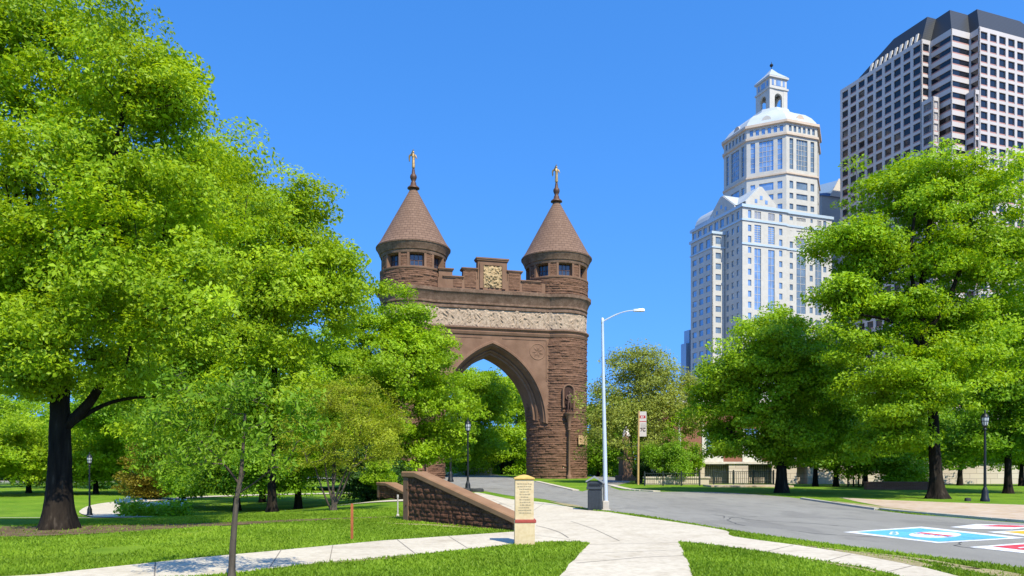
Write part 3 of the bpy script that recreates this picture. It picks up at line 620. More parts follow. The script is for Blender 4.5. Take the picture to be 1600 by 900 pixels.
# spandrel roundels with carved leaves
for sg in (-1, 1):
    cu, cz, rr_ = MID + sg * 5.0, 13.75, .82; mb = MB(ORG)
    def ring(r0, d): return [A(cu + r0 * math.cos(2 * math.pi * k / 32), VW + d, cz + r0 * math.sin(2 * math.pi * k / 32)) for k in range(32)]
    mb.rings([ring(rr_ + .1, 0), ring(rr_ + .06, .045), ring(rr_, .05), ring(rr_ - .05, .015), ring(.1, .012)], cap=False)
    for k in range(7):
        an = .5 + k * .9; l = rr_ * .82; c1 = np.array((cu, cz)); d = np.array((math.cos(an), math.sin(an))); n_ = np.array((-d[1], d[0]))
        pts = [c1 + d * .06, c1 + d * l * .55 + n_ * .17, c1 + d * l, c1 + d * l * .55 - n_ * .17]
        top = A(*(lambda q: (q[0], VW + .085, q[1]))(c1 + d * l * .5)); vs_ = [A(q[0], VW + .025, q[1]) for q in pts] + [top]
        mb.add(vs_, [(0, 1, 4), (1, 2, 4), (2, 3, 4), (3, 0, 4)])
    mb.build('roundel', M['smooth'], wall)
    fr = MB(ORG)      # raised edge of the spandrel panel
    fr.box(A(MID + sg * 6.02 - .05, VW, 10.6), (*(U * .1), 0), (*(NF * .06), 0), (0, 0, 4.5)); fr.box(A(MID + sg * 3.6 - 2.5, VW, 14.98), (*(U * 5), 0), (*(NF * .05), 0), (0, 0, .1)); fr.build('panel_moulding', M['smooth'], wall)
# niche, statue, colonnette and tablet on the right tower
def on_tower(c, ang, r, z): return np.array((c[0] + r * math.cos(ang), c[1] + r * math.sin(ang), z))
vaR = math.atan2(-TR[1], -TR[0])
for tw, c in ((TWR, TR), (TWL, TL)):
    an = math.atan2(-c[1], -c[0]) + math.asin(.36); t_ = np.array((-math.sin(an), math.cos(an))); n_ = np.array((math.cos(an), math.sin(an)))
    fp = lambda x, d, z: np.array((*(np.array(c) + n_ * (RT + d + .2) + t_ * x), z))
    mb = MB(ORG); W_, zs, n = .5, 9.55, 14
    inn = [(-W_, 7.7)] + [(-W_ * math.cos(math.pi * k / n), zs + W_ * math.sin(math.pi * k / n)) for k in range(n + 1)] + [(W_, 7.7)]
    def sc(f): return [(x * f, zs + (z_ - zs) * f if z_ > zs else z_) for x, z_ in inn]
    seq = [(sc(1.45), .02), (sc(1.4), .2), (sc(1.15), .22), (sc(1.1), .14), (sc(1.0), .14), (sc(.98), .02)]
    mb.rings([[fp(x, d, z_) for x, z_ in q] for q, d in seq], cap=False, closed=False)
    mb.build('niche_frame', M['smooth'], tw, 40)
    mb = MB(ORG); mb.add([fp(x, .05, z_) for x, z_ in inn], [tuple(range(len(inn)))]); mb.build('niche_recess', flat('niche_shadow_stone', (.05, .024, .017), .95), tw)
    b = fp(0, .3, 7.15)
    figure('niche_figure', M['bronze'], tw, b, 2.35, an + math.pi / 2, STAND, ORG)
    mb = MB(ORG); mb.lathe([(.12, 5.4), (.2, 5.5), (.16, 5.7), (.2, 6.1), (.3, 6.5), (.5, 6.95), (.56, 7.02), (.56, 7.15)], (b[0], b[1], 0), 14); mb.build('corbel', M['smooth'], tw, 50)
    mb = MB(ORG); mb.lathe([(.26, 0), (.26, .35), (.15, .45), (.12, 1), (.12, 5.2), (.2, 5.3), (.14, 5.45)], (b[0], b[1], 0), 12); mb.build('colonnette', M['smooth'], tw, 50)
an = vaR + math.asin(.80); t_ = np.array((-math.sin(an), math.cos(an))); n_ = np.array((math.cos(an), math.sin(an)))
mb = MB(ORG); o_ = TR + n_ * (RT + .24) - t_ * .8; mb.box((*o_, 3.75), (*(t_ * 1.6), 0), (*(n_ * .08), 0), (0, 0, 1.0)); mb.m = 1
for k in range(5): mb.box((*(o_ + t_ * .2 + n_ * .08), 3.92 + k * .15), (*(t_ * (1.2 - .2 * (k % 2))), 0), (*(n_ * .01), 0), (0, 0, .05))
mb.build('tablet', [flat('tan_tablet', (.52, .33, .16), .7, noise=.15, nscale=3), flat('tablet_letter', (.36, .22, .11), .8)], TWR)


# ------------------------------------------------------------------ the two office towers
TH = R(19.5); E1 = np.array((math.cos(TH), math.sin(TH))); E2 = np.array((-math.sin(TH), math.cos(TH)))
class Facade:
    """collects the openings of one building; every opening becomes a window part, the hundred largest one by one"""
    def __init__(s, root, org): s.root = root; s.org = org; s.win = []
    def wall(s, mb, o, e, W, z0, z1, cols, rows, depth=.35, pane=0, spand=0):
        """a front of thickness DEPTH with an opening for each column x row; o = left end seen from outside, e = unit along to the right"""
        e = np.array(e); n = np.array((e[1], -e[0])); o = np.array(o)
        xs = [0] + [x for c in cols for x in c] + [W]
        bx = lambda a, b, c, d: mb.box((*(o + e * a - n * depth), c), (*(e * (b - a)), 0), (*(n * depth), 0), (0, 0, d - c)) if b - a > .01 and d - c > .01 else None
        for k in range(0, len(xs), 2): bx(xs[k], xs[k + 1], z0, z1)
        zs = [z0] + [z for r in rows for z in r] + [z1]
        for a, b in cols:
            for k in range(0, len(zs), 2): bx(a, b, zs[k], zs[k + 1] )
            for c, d in rows:
                r = depth * .8; q = [(*(o + e * a - n * r), c), (*(o + e * b - n * r), c), (*(o + e * b - n * r), d), (*(o + e * a - n * r), d)]
                s.win.append(((b - a) * (d - c), q, pane, spand, n))
    def finish(s, mats, most=100, muntin=None):
        def one(mb, q, n, sp, pane):
            q = [np.array(p, float) for p in q]
            mb.m = 0; mb.quad(*q)
            nn = np.array((*n, 0.))
            if pane:      # glazing bars, pane = (columns, rows)
                mb.m = 1; e = q[1] - q[0]; h = q[3] - q[0]; t = .14
                for k in range(1, pane[0]): mb.box(q[0] + e * k / pane[0] - unit(e) * t / 2, unit(e) * t, nn * .12, h)
                for k in range(1, pane[1]): mb.box(q[0] + h * k / pane[1] - np.array((0, 0, t / 2)), e, nn * .1, (0, 0, t))
        s.win.sort(key=lambda w: -w[0])
        rest = MB(s.org); rsp = MB(s.org); rsp_n = 0
        for k, (a, q, pane, sp, n) in enumerate(s.win):
            mb = MB(s.org) if k < most else rest
            one(mb, q, n, sp, pane)
            smb = None
            if sp:
                smb = MB(s.org) if k < most else rsp; e = np.array(q[1]) - np.array(q[0]); nn = np.array((*n, 0.))
                smb.box(np.array(q[0]) + nn * .01, e, nn * .16, (0, 0, sp))
            if k < most:
                wo = mb.build('window', mats[:2], s.root)
                if smb: smb.build('spandrel', mats[2], wo)
        if rest.v: tag(rest.build('window_field', mats[:2], s.root), kind='stuff')
        if rsp.v: tag(rsp.build('spandrel_field', mats[2], s.root), kind='stuff')
def cols_even(W, n, wd, m=None):
    m = (W / n - wd) / 2 if m is None else m
    st = (W - 2 * m - wd) / (n - 1) if n > 1 else 0
    return [(m + k * st, m + k * st + wd) for k in range(n)]
def rows_even(z0, z1, h, step): 
    out = []; z = z1
    while z - h > z0: out.append((z - h, z)); z -= step
    return out[::-1]

K = P(1160, 0, 280)[:2]; org1 = (*K, 0)
b1 = thing('office_tower', 'pale stone office tower with an octagonal shaft, domed roof and lantern', 'office tower', org1)
fa = Facade(b1, org1)
k2 = lambda a, b: K + E1 * a + E2 * b     # plan coordinates: a along the front, b along the left side
TOP = 99.5
mb = MB(org1)
# solid core behind the fronts
for (a0, a1_, c0, c1, h) in ((.5, 20.6, .5, 33.5, TOP - .3), (20.4, 43, 1.3, 33.4, TOP - .32), (-5.4, .6, 11.2, 25.6, 91.7)):
    p = k2(a0, c0); mb.box((*p, 0), (*(E1 * (a1_ - a0)), 0), (*(E2 * (c1 - c0)), 0), (0, 0, h))
fl = [(95.2, 98.2)] + [(z - 2.5, z) for z in (92.6, 88.4)] + [(z - 2.3, z) for z in np.arange(84.2, 26, -4.17)]
fl = sorted(fl)
upper = [r for r in fl if r[0] > 95]; mid = [r for r in fl if 85 < r[0] < 95]; low = [r for r in fl if r[0] < 85]
def front_bay(o, W, smalls, talls, zlo=24):
    cs_ = sorted([(c - .75, c + .75) for c in smalls]); 
    allc = sorted([(c - .75, c + .75, 0) for c in smalls] + [(c - wd / 2, c + wd / 2, 1) for c, wd in talls])
    edges = [0] + [(allc[i][1] + allc[i + 1][0]) / 2 for i in range(len(allc) - 1)] + [W]
    for i, (a, b, tall) in enumerate(allc):
        x0 = edges[i]; oo = o + E1 * x0; ww = edges[i + 1] - x0
        if tall: rows = [(zlo + 2, 58.5), (60.5, 83.9), (86.2, 92.9), (95.3, 98.0)]
        else: rows = [r for r in fl if r[0] > zlo + 1]
        for r in rows: pass
        fa.wall(mb, oo, E1, ww, zlo, TOP, [(a - x0, b - x0)], rows, .4, pane=((2, max(1, int(12 * 1))) if False else ((2, 8) if tall else 0)))
front_bay(k2(0, 0), 20.5, [3.3, 17.7], [(7.0, 3.0), (13.3, 3.0)])
front_bay(k2(20.5, .62), 22.5, [2.7, 12.3, 19], [(7.4, 4.4), (15.8, 3)])
# left side of the main block (three columns), then the wing
fa.wall(mb, k2(0, 10.9), -E2, 10.7, 24, TOP, [(1.0, 2.4), (4.2, 5.6), (7.4, 8.8)], fl, .4)
fa.wall(mb, k2(0, 34), -E2, 23.1, 91.9, TOP, cols_even(23.1, 6, 2.6), [(95.2, 98.4)], .4)
fa.wall(mb, k2(-5.9, 10.8), E1, 5.5, 24, 92, [(1.5, 4.0)], [(88.0, 90.6)] + [r for r in fl if r[1] < 86][::-1][::-1], .4) if False else fa.wall(mb, k2(-5.9, 10.8), E1, 5.5, 24, 92, [(1.5, 4.0)], sorted([(87.6, 90.4)] + low), .4)
fa.wall(mb, k2(-5.9, 25.8), -E2, 15.0, 24, 92, [(1.3, 4.2), (6.0, 8.9), (10.7, 13.6)], sorted([(86.5, 90.0)] + low), .4)
body = mb.build('wall', M['tan'], b1)
mb = MB(org1)      # string courses
def band(o, e, W, z, h, d): n = np.array((e[1], -e[0])); mb.box((*(o - e * d), z), (*(e * (W + 2 * d)), 0), (*(n * d), 0), (0, 0, h))
for z, h, d in ((94.0, .7, .35), (84.9, .7, .35), (99.0, 1.1, .6)): band(k2(0, 0), E1, 20.4, z, h, d); band(k2(20.6, .62), E1, 22.4, z, h, d - .05); band(k2(0, 34), -E2, 33.9 if z > 93 else 10.6, z, h, d + .02)
for z, h, d in ((91.4, 1.0, .5), (86.0, .6, .3)): band(k2(-5.9, 10.8), E1, 5.4, z, h, d); band(k2(-5.9, 25.8), -E2, 14.9, z, h, d + .02)
mb.build('string_course', M['bluetrim'], b1)
mb = MB(org1)
# lower glass block at the far left foot
p = P(1072, 0, 314)[:2]; mb.box((*p, 0), (*(E1 * 9), 0), (*(E2 * 4), 0), (0, 0, 53)); p = P(1077, 0, 316)[:2]; mb.box((*p, 53), (*(E1 * 6), 0), (*(E2 * 4), 0), (0, 0, 6)); mb.build('glass_annexe', M['glass_c'], b1)
# gables on the roof
def gable(c, e, W, h, z, L, wall_m):
    n = np.array((e[1], -e[0])); m_ = MB(org1); a = c - e * W / 2; b = c + e * W / 2
    m_.rings([[(*(q - n * t), zz) for q, zz in ((a, z), (b, z), (b, z + h * .25), (c + e * W * .04, z + h), (c - e * W * .04, z + h), (a, z + h * .25))] for t in (0, .6)]); g_ = m_.build('gable', wall_m, b1)
    m_ = MB(org1); m_.rings([[(*(q - n * t), zz) for q, zz in ((a - e * .3, z + h * .25), (c - e * W * .05, z + h + .25), (c + e * W * .05, z + h + .25), (b + e * .3, z + h * .25))] for t in (.3, L)], cap=True); m_.build('gable_roof', M['leadroof'], g_)
    for d in (-1, 0, 1):
        m_ = MB(org1); m_.box((*(c + e * (d * W * .17 - .6) + n * .01), z + h * (.22 if d else .4)), (*(e * 1.2), 0), (*(n * .05), 0), (0, 0, 1.5)); m_.build('gable_window', M['glass_b'], g_)
gable(k2(9.5, 1.2), E1, 14, 8.2, TOP + .4, 14, M['tan']); gable(k2(1.2, 15), -E2, 17, 8.2, TOP + .4, 12, M['tan'])
mb = MB(org1)   # curved metal roof on the left
mb.rings([[(*k2(.8 + 7 * (1 - math.cos(t)), b_), TOP + .4 + 7.5 * math.sin(t)) for t in np.linspace(0, math.pi / 2, 7)] + [(*k2(16, b_), TOP + .4 + 7.5), (*k2(16, b_), TOP + .4)] for b_ in (20, 33.2)]); mb.build('barrel_roof', M['leadroof'], b1)
mb = MB(org1); p = k2(.8, 1.4); mb.box((*p, TOP - .4), (*(E1 * 42), 0), (*(E2 * 32), 0), (0, 0, .6)); mb.build('flat_roof', M['leadroof'], b1)
# octagonal shaft
AP = 18.0; OC = K + E1 * 28.3 + E2 * 18.6; SD = 2 * AP * math.tan(math.pi / 8)
mb = MB(org1); mb2 = MB(org1)
def octring(r, z): return [(OC[0] + r / math.cos(math.pi / 8) * math.cos(TH + math.pi / 8 + k * math.pi / 4), OC[1] + r / math.cos(math.pi / 8) * math.sin(TH + math.pi / 8 + k * math.pi / 4), z) for k in range(8)]
mb.rings([octring(AP - .8, 90), octring(AP - .8, 135.3)])
for k in range(8):
    na = TH - math.pi / 2 + k * math.pi / 4; n = np.array((math.cos(na), math.sin(na))); e = np.array((-n[1], n[0])); o = OC + n * AP - e * SD / 2
    W3 = [(SD * .10, SD * .22), (SD * .32, SD * .68), (SD * .78, SD * .90)]
    fa.wall(mb, o, e, SD, 90, 115.2, W3, [(92.5, 94.7), (96.7, 98.9), (101, 103.2), (105.2, 107.4)] + [(109.1, 112.1)], .5)
    for (x0, x1, cc, pn) in ((0, SD * .27, (SD * .10, SD * .22), (1, 6)), (SD * .27, SD * .73, (SD * .05, SD * .41), (4, 6)), (SD * .73, SD, (SD * .05, SD * .17), (1, 6))): fa.wall(mb, o + e * x0, e, x1 - x0, 115.2, 130, [cc], [(116.7, 128.7)], .6, pane=pn)
    fa.wall(mb, o, e, SD, 130, 135.2, cols_even(SD, 6, 1.3, 1.2), [(131.4, 133.8)], .5)
mb.build('octagonal_shaft', M['tan'], b1)
for z, h, d, mm in ((114.4, .8, .5, 0), (129.6, 1.0, .6, 0), (134.4, 1.2, .9, 0)): mb2.rings([octring(AP, z), octring(AP + d, z + .2), octring(AP + d, z + h), octring(AP, z + h + .1)], cap=False)
mb2.build('shaft_cornice', M['tan2'], b1)
mb = MB(org1); mb.rings([octring(AP + .3, 135.4), octring(AP - .6, 137), octring(AP - 2.2, 139.2), octring(AP - 4.6, 141.4), octring(AP - 8.2, 143.4), octring(AP - 10.6, 145.1), octring(AP - 11.2, 146.4)])
dome = mb.build('dome', M['leadroof'], b1)
for k in range(8):
    na = TH - math.pi / 2 + k * math.pi / 4; n = np.array((math.cos(na), math.sin(na))); e = np.array((-n[1], n[0])); m_ = MB(org1); c = OC + n * (AP - .8)
    prof_ = [(-3.6, 0), (3.6, 0), (3.3, .9), (1.9, 1.3), (1.6, 2.6), (.9, 3.3), (0, 3.6), (-.9, 3.3), (-1.6, 2.6), (-1.9, 1.3), (-3.3, .9)]
    m_.rings([[(*(c + e * x - n * t), 135.4 + z) for x, z in prof_] for t in (0, 2.5)]); m_.build('scrolled_dormer', M['tan2'] if k % 2 == 0 else M['tan'], dome)
# lantern
mb = MB(org1); LS = 8.8; LC = OC; 
for i in (0, 1):
    for j in (0, 1): p = LC + E1 * ((i - .5) * LS + (-1.9 if i else 0)) + E2 * ((j - .5) * LS + (-1.9 if j else 0)); mb.box((*p, 141.8), (*(E1 * 1.9), 0), (*(E2 * 1.9), 0), (0, 0, 13.4))
for k in range(4):
    na = TH - math.pi / 2 + k * math.pi / 2; n = np.array((math.cos(na), math.sin(na))); e = np.array((-n[1], n[0])); o = LC + n * (LS / 2 - .9)
    for sg in (-1, 1): mb.box((*(o + e * (sg * 2.45 - .6)), 141.8), (*(e * 1.2), 0), (*(n * .8), 0), (0, 0, 13.4))
    mb.box((*(o - e * 2.8), 141.8), (*(e * 5.6), 0), (*(n * .78), 0), (0, 0, 2.6))
    th = np.linspace(0, math.pi, 13); arc = [(1.85 * math.cos(t), 151.6 + 1.85 * math.sin(t)) for t in th]
    for a_, b_ in zip(arc[:-1], arc[1:]): mb.rings([[(*(o + e * x + n * t), z) for x, z in (a_, b_, (b_[0], 155.2), (a_[0], 155.2))] for t in (0, .79)])
    mb.box((*(o - e * 2.8), 154.1), (*(e * 5.6), 0), (*(n * .77), 0), (0, 0, 1.1))
p = LC - (E1 + E2) * (LS / 2 - .2); mb.box((*p, 155.15), (*(E1 * (LS - .4)), 0), (*(E2 * (LS - .4)), 0), (0, 0, 4.6)); 
for z, d in ((155, .35), (159.6, .45)): p = LC - (E1 + E2) * (LS / 2 + d); mb.box((*p, z), (*(E1 * (LS + 2 * d)), 0), (*(E2 * (LS + 2 * d)), 0), (0, 0, .7))
lan = mb.build('lantern', M['tan'], b1)
for k in range(4):
    mb = MB(org1); na = TH - math.pi / 2 + k * math.pi / 2; n = np.array((math.cos(na), math.sin(na))); e = np.array((-n[1], n[0])); o = LC + n * (LS / 2 - .19)
    mb.box((*(o - e * 3.3), 156.5), (*(e * 6.6), 0), (*(n * .03), 0), (0, 0, .1))
    for x in (-3.2, -1.1, 2.2): mb.box((*(o + e * x), 156.6), (*(e * (2.3 if x == -1.1 else 1.0)), 0), (*(n * .06), 0), (0, 0, 2.2))
    mb.build('lantern_window', M['glass_b'], lan)
sq = lambda r, z: [(*(LC + E1 * (i * r) + E2 * (j * r)), z) for i, j in ((-1, -1), (1, -1), (1, 1), (-1, 1))]
mb = MB(org1); mb.rings([sq(4.9, 160.3), sq(3.2, 162), sq(1.8, 163.4), sq(.25, 165.4)]); mb.build('lantern_roof', M['leadroof'], lan)
mb = MB(org1); mb.lathe([(.12, 165.2), (.12, 166.4), (.5, 166.6), (.75, 167.1), (.5, 167.6), (.1, 167.8), (.08, 168.6)], (LC[0], LC[1], 0), 12); mb.build('ball_finial', M['black'], lan)
fa.finish([M['glass_b'], M['tan']])

# grey tower with the grid of dark windows
N0 = P(1487, 0, 258)[:2]; org2 = (*N0, 0)
b2 = thing('office_tower', 'tall grey office tower with a grid of dark windows and black ribbed roof', 'office tower', org2)
fb = Facade(b2, org2); g2 = lambda a, b: N0 + E1 * a + E2 * b
mb = MB(org2); FS = 3.98
wtop = {}
def gridwall(o, e, W, z1, n, z0=20, wd=None):
    wd = wd or W / n * .72; rows = rows_even(z0, z1 - 1.5, 2.95, FS); fb.wall(mb, o, e, W, z0, z1, cols_even(W, n, wd), rows, .5, spand=.55)
def bandwall(o, e, W, z1, z0=20): rows = rows_even(z0, z1 - 2.2, 2.3, FS); fb.wall(mb, o, e, W, z0, z1, [(.25, W - .25)], rows, .35, spand=.5)
ZT, ZR, ZB, ZL = 153.9, 154.1, 153.7, 131.5
# plan (a along E1, b along E2), all steps run back from the front corner
B_ = (-4.1, 8.6)
def left_face(z1a):   # long left face, eave falls towards the back in the photograph only by perspective
    gridwall(g2(B_[0], B_[1] + 38.3), -E2, 38.3, ZT, 9)
left_face(0); gridwall(g2(*B_), E1, 4.1, ZT, 1); bandwall(g2(0, 8.6), -E2, 8.6, ZB); bandwall(g2(0, 0), E1, 8.7, ZB)
bandwall(g2(8.7, 0), -E2, 3.6, ZB); gridwall(g2(8.7, -3.6), E1, 40, ZR, 9)
gridwall(g2(B_[0], B_[1]), -E2, 4.7, ZL - .3, 1); gridwall(g2(B_[0], B_[1] - 4.7), E1, 2.9, ZL - .3, 1, wd=1.9); bandwall(g2(B_[0] + 2.9, B_[1] - 4.7), -E2, .1, ZL - .3) if False else None
gridwall(g2(6.6, -3.6), E1, 2.05, ZL + .3, 1, wd=1.3); bandwall(g2(6.6, .1), -E2, 3.7, ZL + .3)
core = [g2(B_[0] + .45, B_[1] + 38), g2(B_[0] + .45, B_[1] + .5), g2(.35, B_[1] + .5), g2(.35, .4), g2(9.2, .4), g2(9.2, -3.1), g2(48.3, -3.1), g2(48.3, B_[1] + 38)]
mb.prism(core, 0, ZT - .4)
p = g2(B_[0] + .4, B_[1] - 4.3); mb.box((*p, 0), (*(E1 * 2.1), 0), (*(E2 * 4.8), 0), (0, 0, ZL - .7)); p = g2(7.0, -3.2); mb.box((*p, 0), (*(E1 * 2.3), 0), (*(E2 * 3.4), 0), (0, 0, ZL - .1))
p = g2(B_[0] + 2.9 - .4, B_[1] - 4.7); mb.box((*p, 0), (*(E1 * .4), 0), (*(E2 * 4.8), 0), (0, 0, ZL - .3))
p = g2(48.4, -3.6); mb.box((*p, 0), (*(E1 * .5), 0), (*(E2 * 50), 0), (0, 0, ZR)); p = g2(B_[0], B_[1] + 38.3); mb.box((*p, 0), (*(E1 * 52), 0), (*(E2 * .5), 0), (0, 0, ZT))
mb.build('wall', M['greygran'], b2)
mb = MB(org2)
ins = lambda d, z, h0: [(*g2(B_[0] + .3 + d * 1.0, B_[1] + 31.5 - d * 3.6), z), (*g2(B_[0] + .3 + d, B_[1] + .3 + d * .3), z), (*g2(.3 + d, B_[1] + .3 + d * .3), z), (*g2(.3 + d, .3 + d), z), (*g2(9 + d, .3 + d), z), (*g2(9 + d, -3.3 + d), z), (*g2(48.2 - d * 3.2, -3.3 + d), z), (*g2(48.2 - d * 3.2, B_[1] + 31.5 - d * 3.6), z)]
r0 = ins(0, ZT - .5, 0); r0 = [(*q[:2], (ZT - .5 if i in (0, 1, 2) else ZB - .4 if i in (3, 4) else ZR - .5)) for i, q in enumerate(r0)]
r1 = [(*q[:2], 163.6) for q in ins(4.2, 162, 0)]
mb.rings([r0, r1]); dr = mb.build('dark_roof', M['darkroof'], b2)
for k in range(10):   # row of bright louvres at the left eave
    mb = MB(org2); c = g2(B_[0] + .35, B_[1] + 2.5 + k * 2.3); up = E1 * 1.0; mb.box((*c, ZT + .3), (*(E2 * 1.0), 0), (*(E1 * .5), 0), (*(E1 * .85), 3.2)); mb.build('roof_louvre', M['trim'], dr)
fb.finish([M['glass_d'], M['greygran'], M['pink']])
# slate roofed block between the towers
q0 = P(1284, 0, 330)[:2]; org3 = (*q0, 0)
b3 = thing('office_block', 'blue grey roofed office block glimpsed between the pale and grey towers', 'office block', org3)
mb = MB(org3); mb.box((*q0, 0), (*(E1 * 30), 0), (*(E2 * 25), 0), (0, 0, 122)); mb.build('wall', M['tan'], b3)
mb = MB(org3); hq = lambda a, b, z: (*(q0 + E1 * a + E2 * b), z)
mb.rings([[hq(-.4, -.4, 121.5), hq(30, -.4, 121.5), hq(30, 25, 121.5), hq(-.4, 25, 121.5)], [hq(-.4, 4, 127), hq(30, 4, 137), hq(30, 24, 137), hq(-.4, 24, 127)]]); mb.build('roof', flat('blue_slate_roof', (.10, .17, .29), .5), b3)
mb = MB(org3); mb.rings([[hq(4, t, 121.6), hq(14, t, 121.6), hq(11, t, 128), hq(9, t, 130)] for t in (-.9, -.45)]); mb.build('gable', M['trim'], b3)

# ------------------------------------------------------------------ painted road art
def paint(name, label, polys, z=.011, rim=None):
    """polys: list of (material key, ground polygon); the first is the thing's own mesh, later ones lie on it"""
    root = None
    for k, (m, poly) in enumerate(polys):
        nm, par = (name, None) if k == 0 else ((m if isinstance(m, str) and '_' in m else 'marking'), root)
        o = sheet(nm if k else name, poly, z + .003 * k, M[m] if m in M else m, par, None)
        if k == 0: root = o; tag(o, label, 'road painting', 'diamond paintings on the road')
    return root
def ell(px, py, rx, ry, n=28, a0=0, a1=6.2832): return [G(px + rx * math.cos(a0 + (a1 - a0) * k / n), py + ry * math.sin(a0 + (a1 - a0) * k / n)) for k in range(n)]
pb = paint('road_painting', 'blue diamond with white border and white oval painted on the road', [('pwhite', Gp([(1317, 832), (1440, 823.6), (1604, 841.2), (1465, 849.4)])), ('pblue', Gp([(1338, 832), (1437, 826), (1577, 841), (1467, 847.4)]))])
def on_paint(name, poly, mat, z, root): o = sheet(name, poly, z, mat, root, None)
on_paint('oval', ell(1461, 836.6, 41, 4.8), M['pwhite'], .017, pb)
on_paint('oval_band', Gp([(1432, 834), (1440, 833), (1492, 838.8), (1484, 839.6)]), M['pred'], .020, pb)
mb = MB()
for a, b in ((1428, 833.4), (1444, 835), (1460, 836.6), (1476, 838)): strip(mb, Gp([(a, b + 1.2), (a + 5, b + 2.2), (a + 9, b + 1.6)]), .05, .022)
mb.build('oval_lettering', M['pblue'], pb)
mb = MB(); strip(mb, ell(1397, 832.8, 5, 1.0, 12) + [G(1402, 832.8)], .05, .017); strip(mb, ell(1397, 835.2, 6, 1.3, 12) + [G(1403, 835.2)], .05, .017); mb.build('figure_eight', M['pwhite'], pb)
pr = paint('road_painting', 'red diamond with wide white border behind the blue diamond on the road', [('pwhite', Gp([(1484, 824.2), (1526, 819.4), (1640, 822.3), (1580, 827.8), (1520, 827)])), ('pred', Gp([(1528, 822.6), (1560, 820.9), (1618, 822.6), (1585, 824.6)]))])
py_ = paint('road_painting', 'yellow diamond with white border beside the blue diamond on the road', [('pwhite', Gp([(1542, 831.8), (1618, 827.8), (1700, 833), (1625, 840.6)])), ('pyel', Gp([(1568, 831.6), (1620, 829.4), (1678, 833), (1622, 838)]))])
p2 = paint('road_painting', 'red diamond with white border cut by the frame below the blue diamond', [('pwhite', Gp([(1513, 855.6), (1610, 848.2), (1720, 856), (1632, 868.6)])), ('pred', Gp([(1550, 854.8), (1615, 850.4), (1690, 856), (1630, 864)]))])
on_paint('lettering', Gp([(1590, 856.6), (1612, 854.8), (1614, 856), (1594, 858)]), M['pwhite'], .018, p2)

# ------------------------------------------------------------------ objects of the park
def at(px, py, Y=None):
    """ground point under a pixel; with Y given the terrain height is used"""
    if Y is None: q = G(px, py); return np.array((q[0], q[1], 0.))
    x = (px - 800) * Y / F; return np.array((x, Y, float(terr(x, Y))))
def wedge_wall(name, label, p0, p1, zt, zl, flat_l, th, lip=.06, seed=0):
    p0 = np.array(p0[:2]); p1 = np.array(p1[:2]); L = np.linalg.norm(p1 - p0); e = (p1 - p0) / L; n = np.array((e[1], -e[0]))
    root = thing(name, label, 'stone wall', (*p0, 0)); org = (*p0, 0)
    def top(sv):
        return float(np.interp(sv, [0, flat_l, L], [zt, zt, zl]))
    res = .028; mats = (M['redrock'], M['smooth'])
    for sg in (1, -1):
        oo = p0 + n * (th / 2 * sg) if sg > 0 else p1 - n * (th / 2)
        ff = (lambda k: top(k) - .1) if sg > 0 else (lambda k: top(L - k) - .1)
        grid_mesh('rock_face', rock_plane(None, oo + e * .10 * sg, e * sg, lambda k: -.1, ff, L - .2, n * sg, seed + sg, res, .065, (.08, .17), (.15, .42)), mats[0], root, smooth=False, org=org)
    mb = MB(org)   # core, end pier
    for s0, s1 in ((.1, flat_l), (flat_l, L - .02)): mb.rings([[(*(p0 + e * q + n * (th / 2 - .01) * k), z) for k, z in ((-1, -.1), (1, -.1), (1, top(q) - .05), (-1, top(q) - .05))] for q in (s0, s1)])
    mb.build('core', mats[1], root)
    mb = MB(org); mb.rings([[(*(p0 + e * a + n * b), z) for a, b in ((-.03, -th / 2 - .05), (.2, -th / 2 - .05), (.2, th / 2 + .05), (-.03, th / 2 + .05))] for z in (-.1, zt - .12)]); mb.build('end_pier', mats[1], root)
    mb = MB(org); w1 = th / 2 + .075; st = [(-.08, zt), (flat_l, zt), (L * .96, zl + .02), (L + .12, zl - .06)]
    mb.rings([[(*(p0 + e * q + n * b), z + h) for b, h in ((-w1 + .05, -.12), (w1 - .05, -.12), (w1, -.09), (w1, .02), (w1 - .03, .05), (-w1 + .03, .05), (-w1, .02), (-w1, -.09))] for q, z in st]); mb.build('coping', M['cope'], root, 30)
    return root
M['redrock'] = mixed('dark_red_rubble', [(3, 6, [(.3, (.075, .036, .022)), (.7, (.15, .074, .045))], 0), (16, 5, [(.35, (.6, .6, .6)), (.65, (1.25, 1.2, 1.15))], -1)], .95, .8, 25, .03, .15)
M['cope'] = mixed('worn_sandstone_coping', [(2, 6, [(.3, (.23, .125, .066)), (.7, (.31, .175, .095))], 0)], .9, .25, 50, .01, .2)
wedge_wall('cheek_wall', 'red stone cheek wall with a sloping sandstone coping behind the cream board', at(640, 812, 21.0), at(812, 829, 17.6), 1.34, .33, .52, .30, seed=900)
o = wedge_wall('cheek_wall', 'low dark stone cheek wall in tree shade left of the sloping coping', at(598, 778, 38), at(648, 783, 35), .62, .15, 1.0, .5, seed=950)

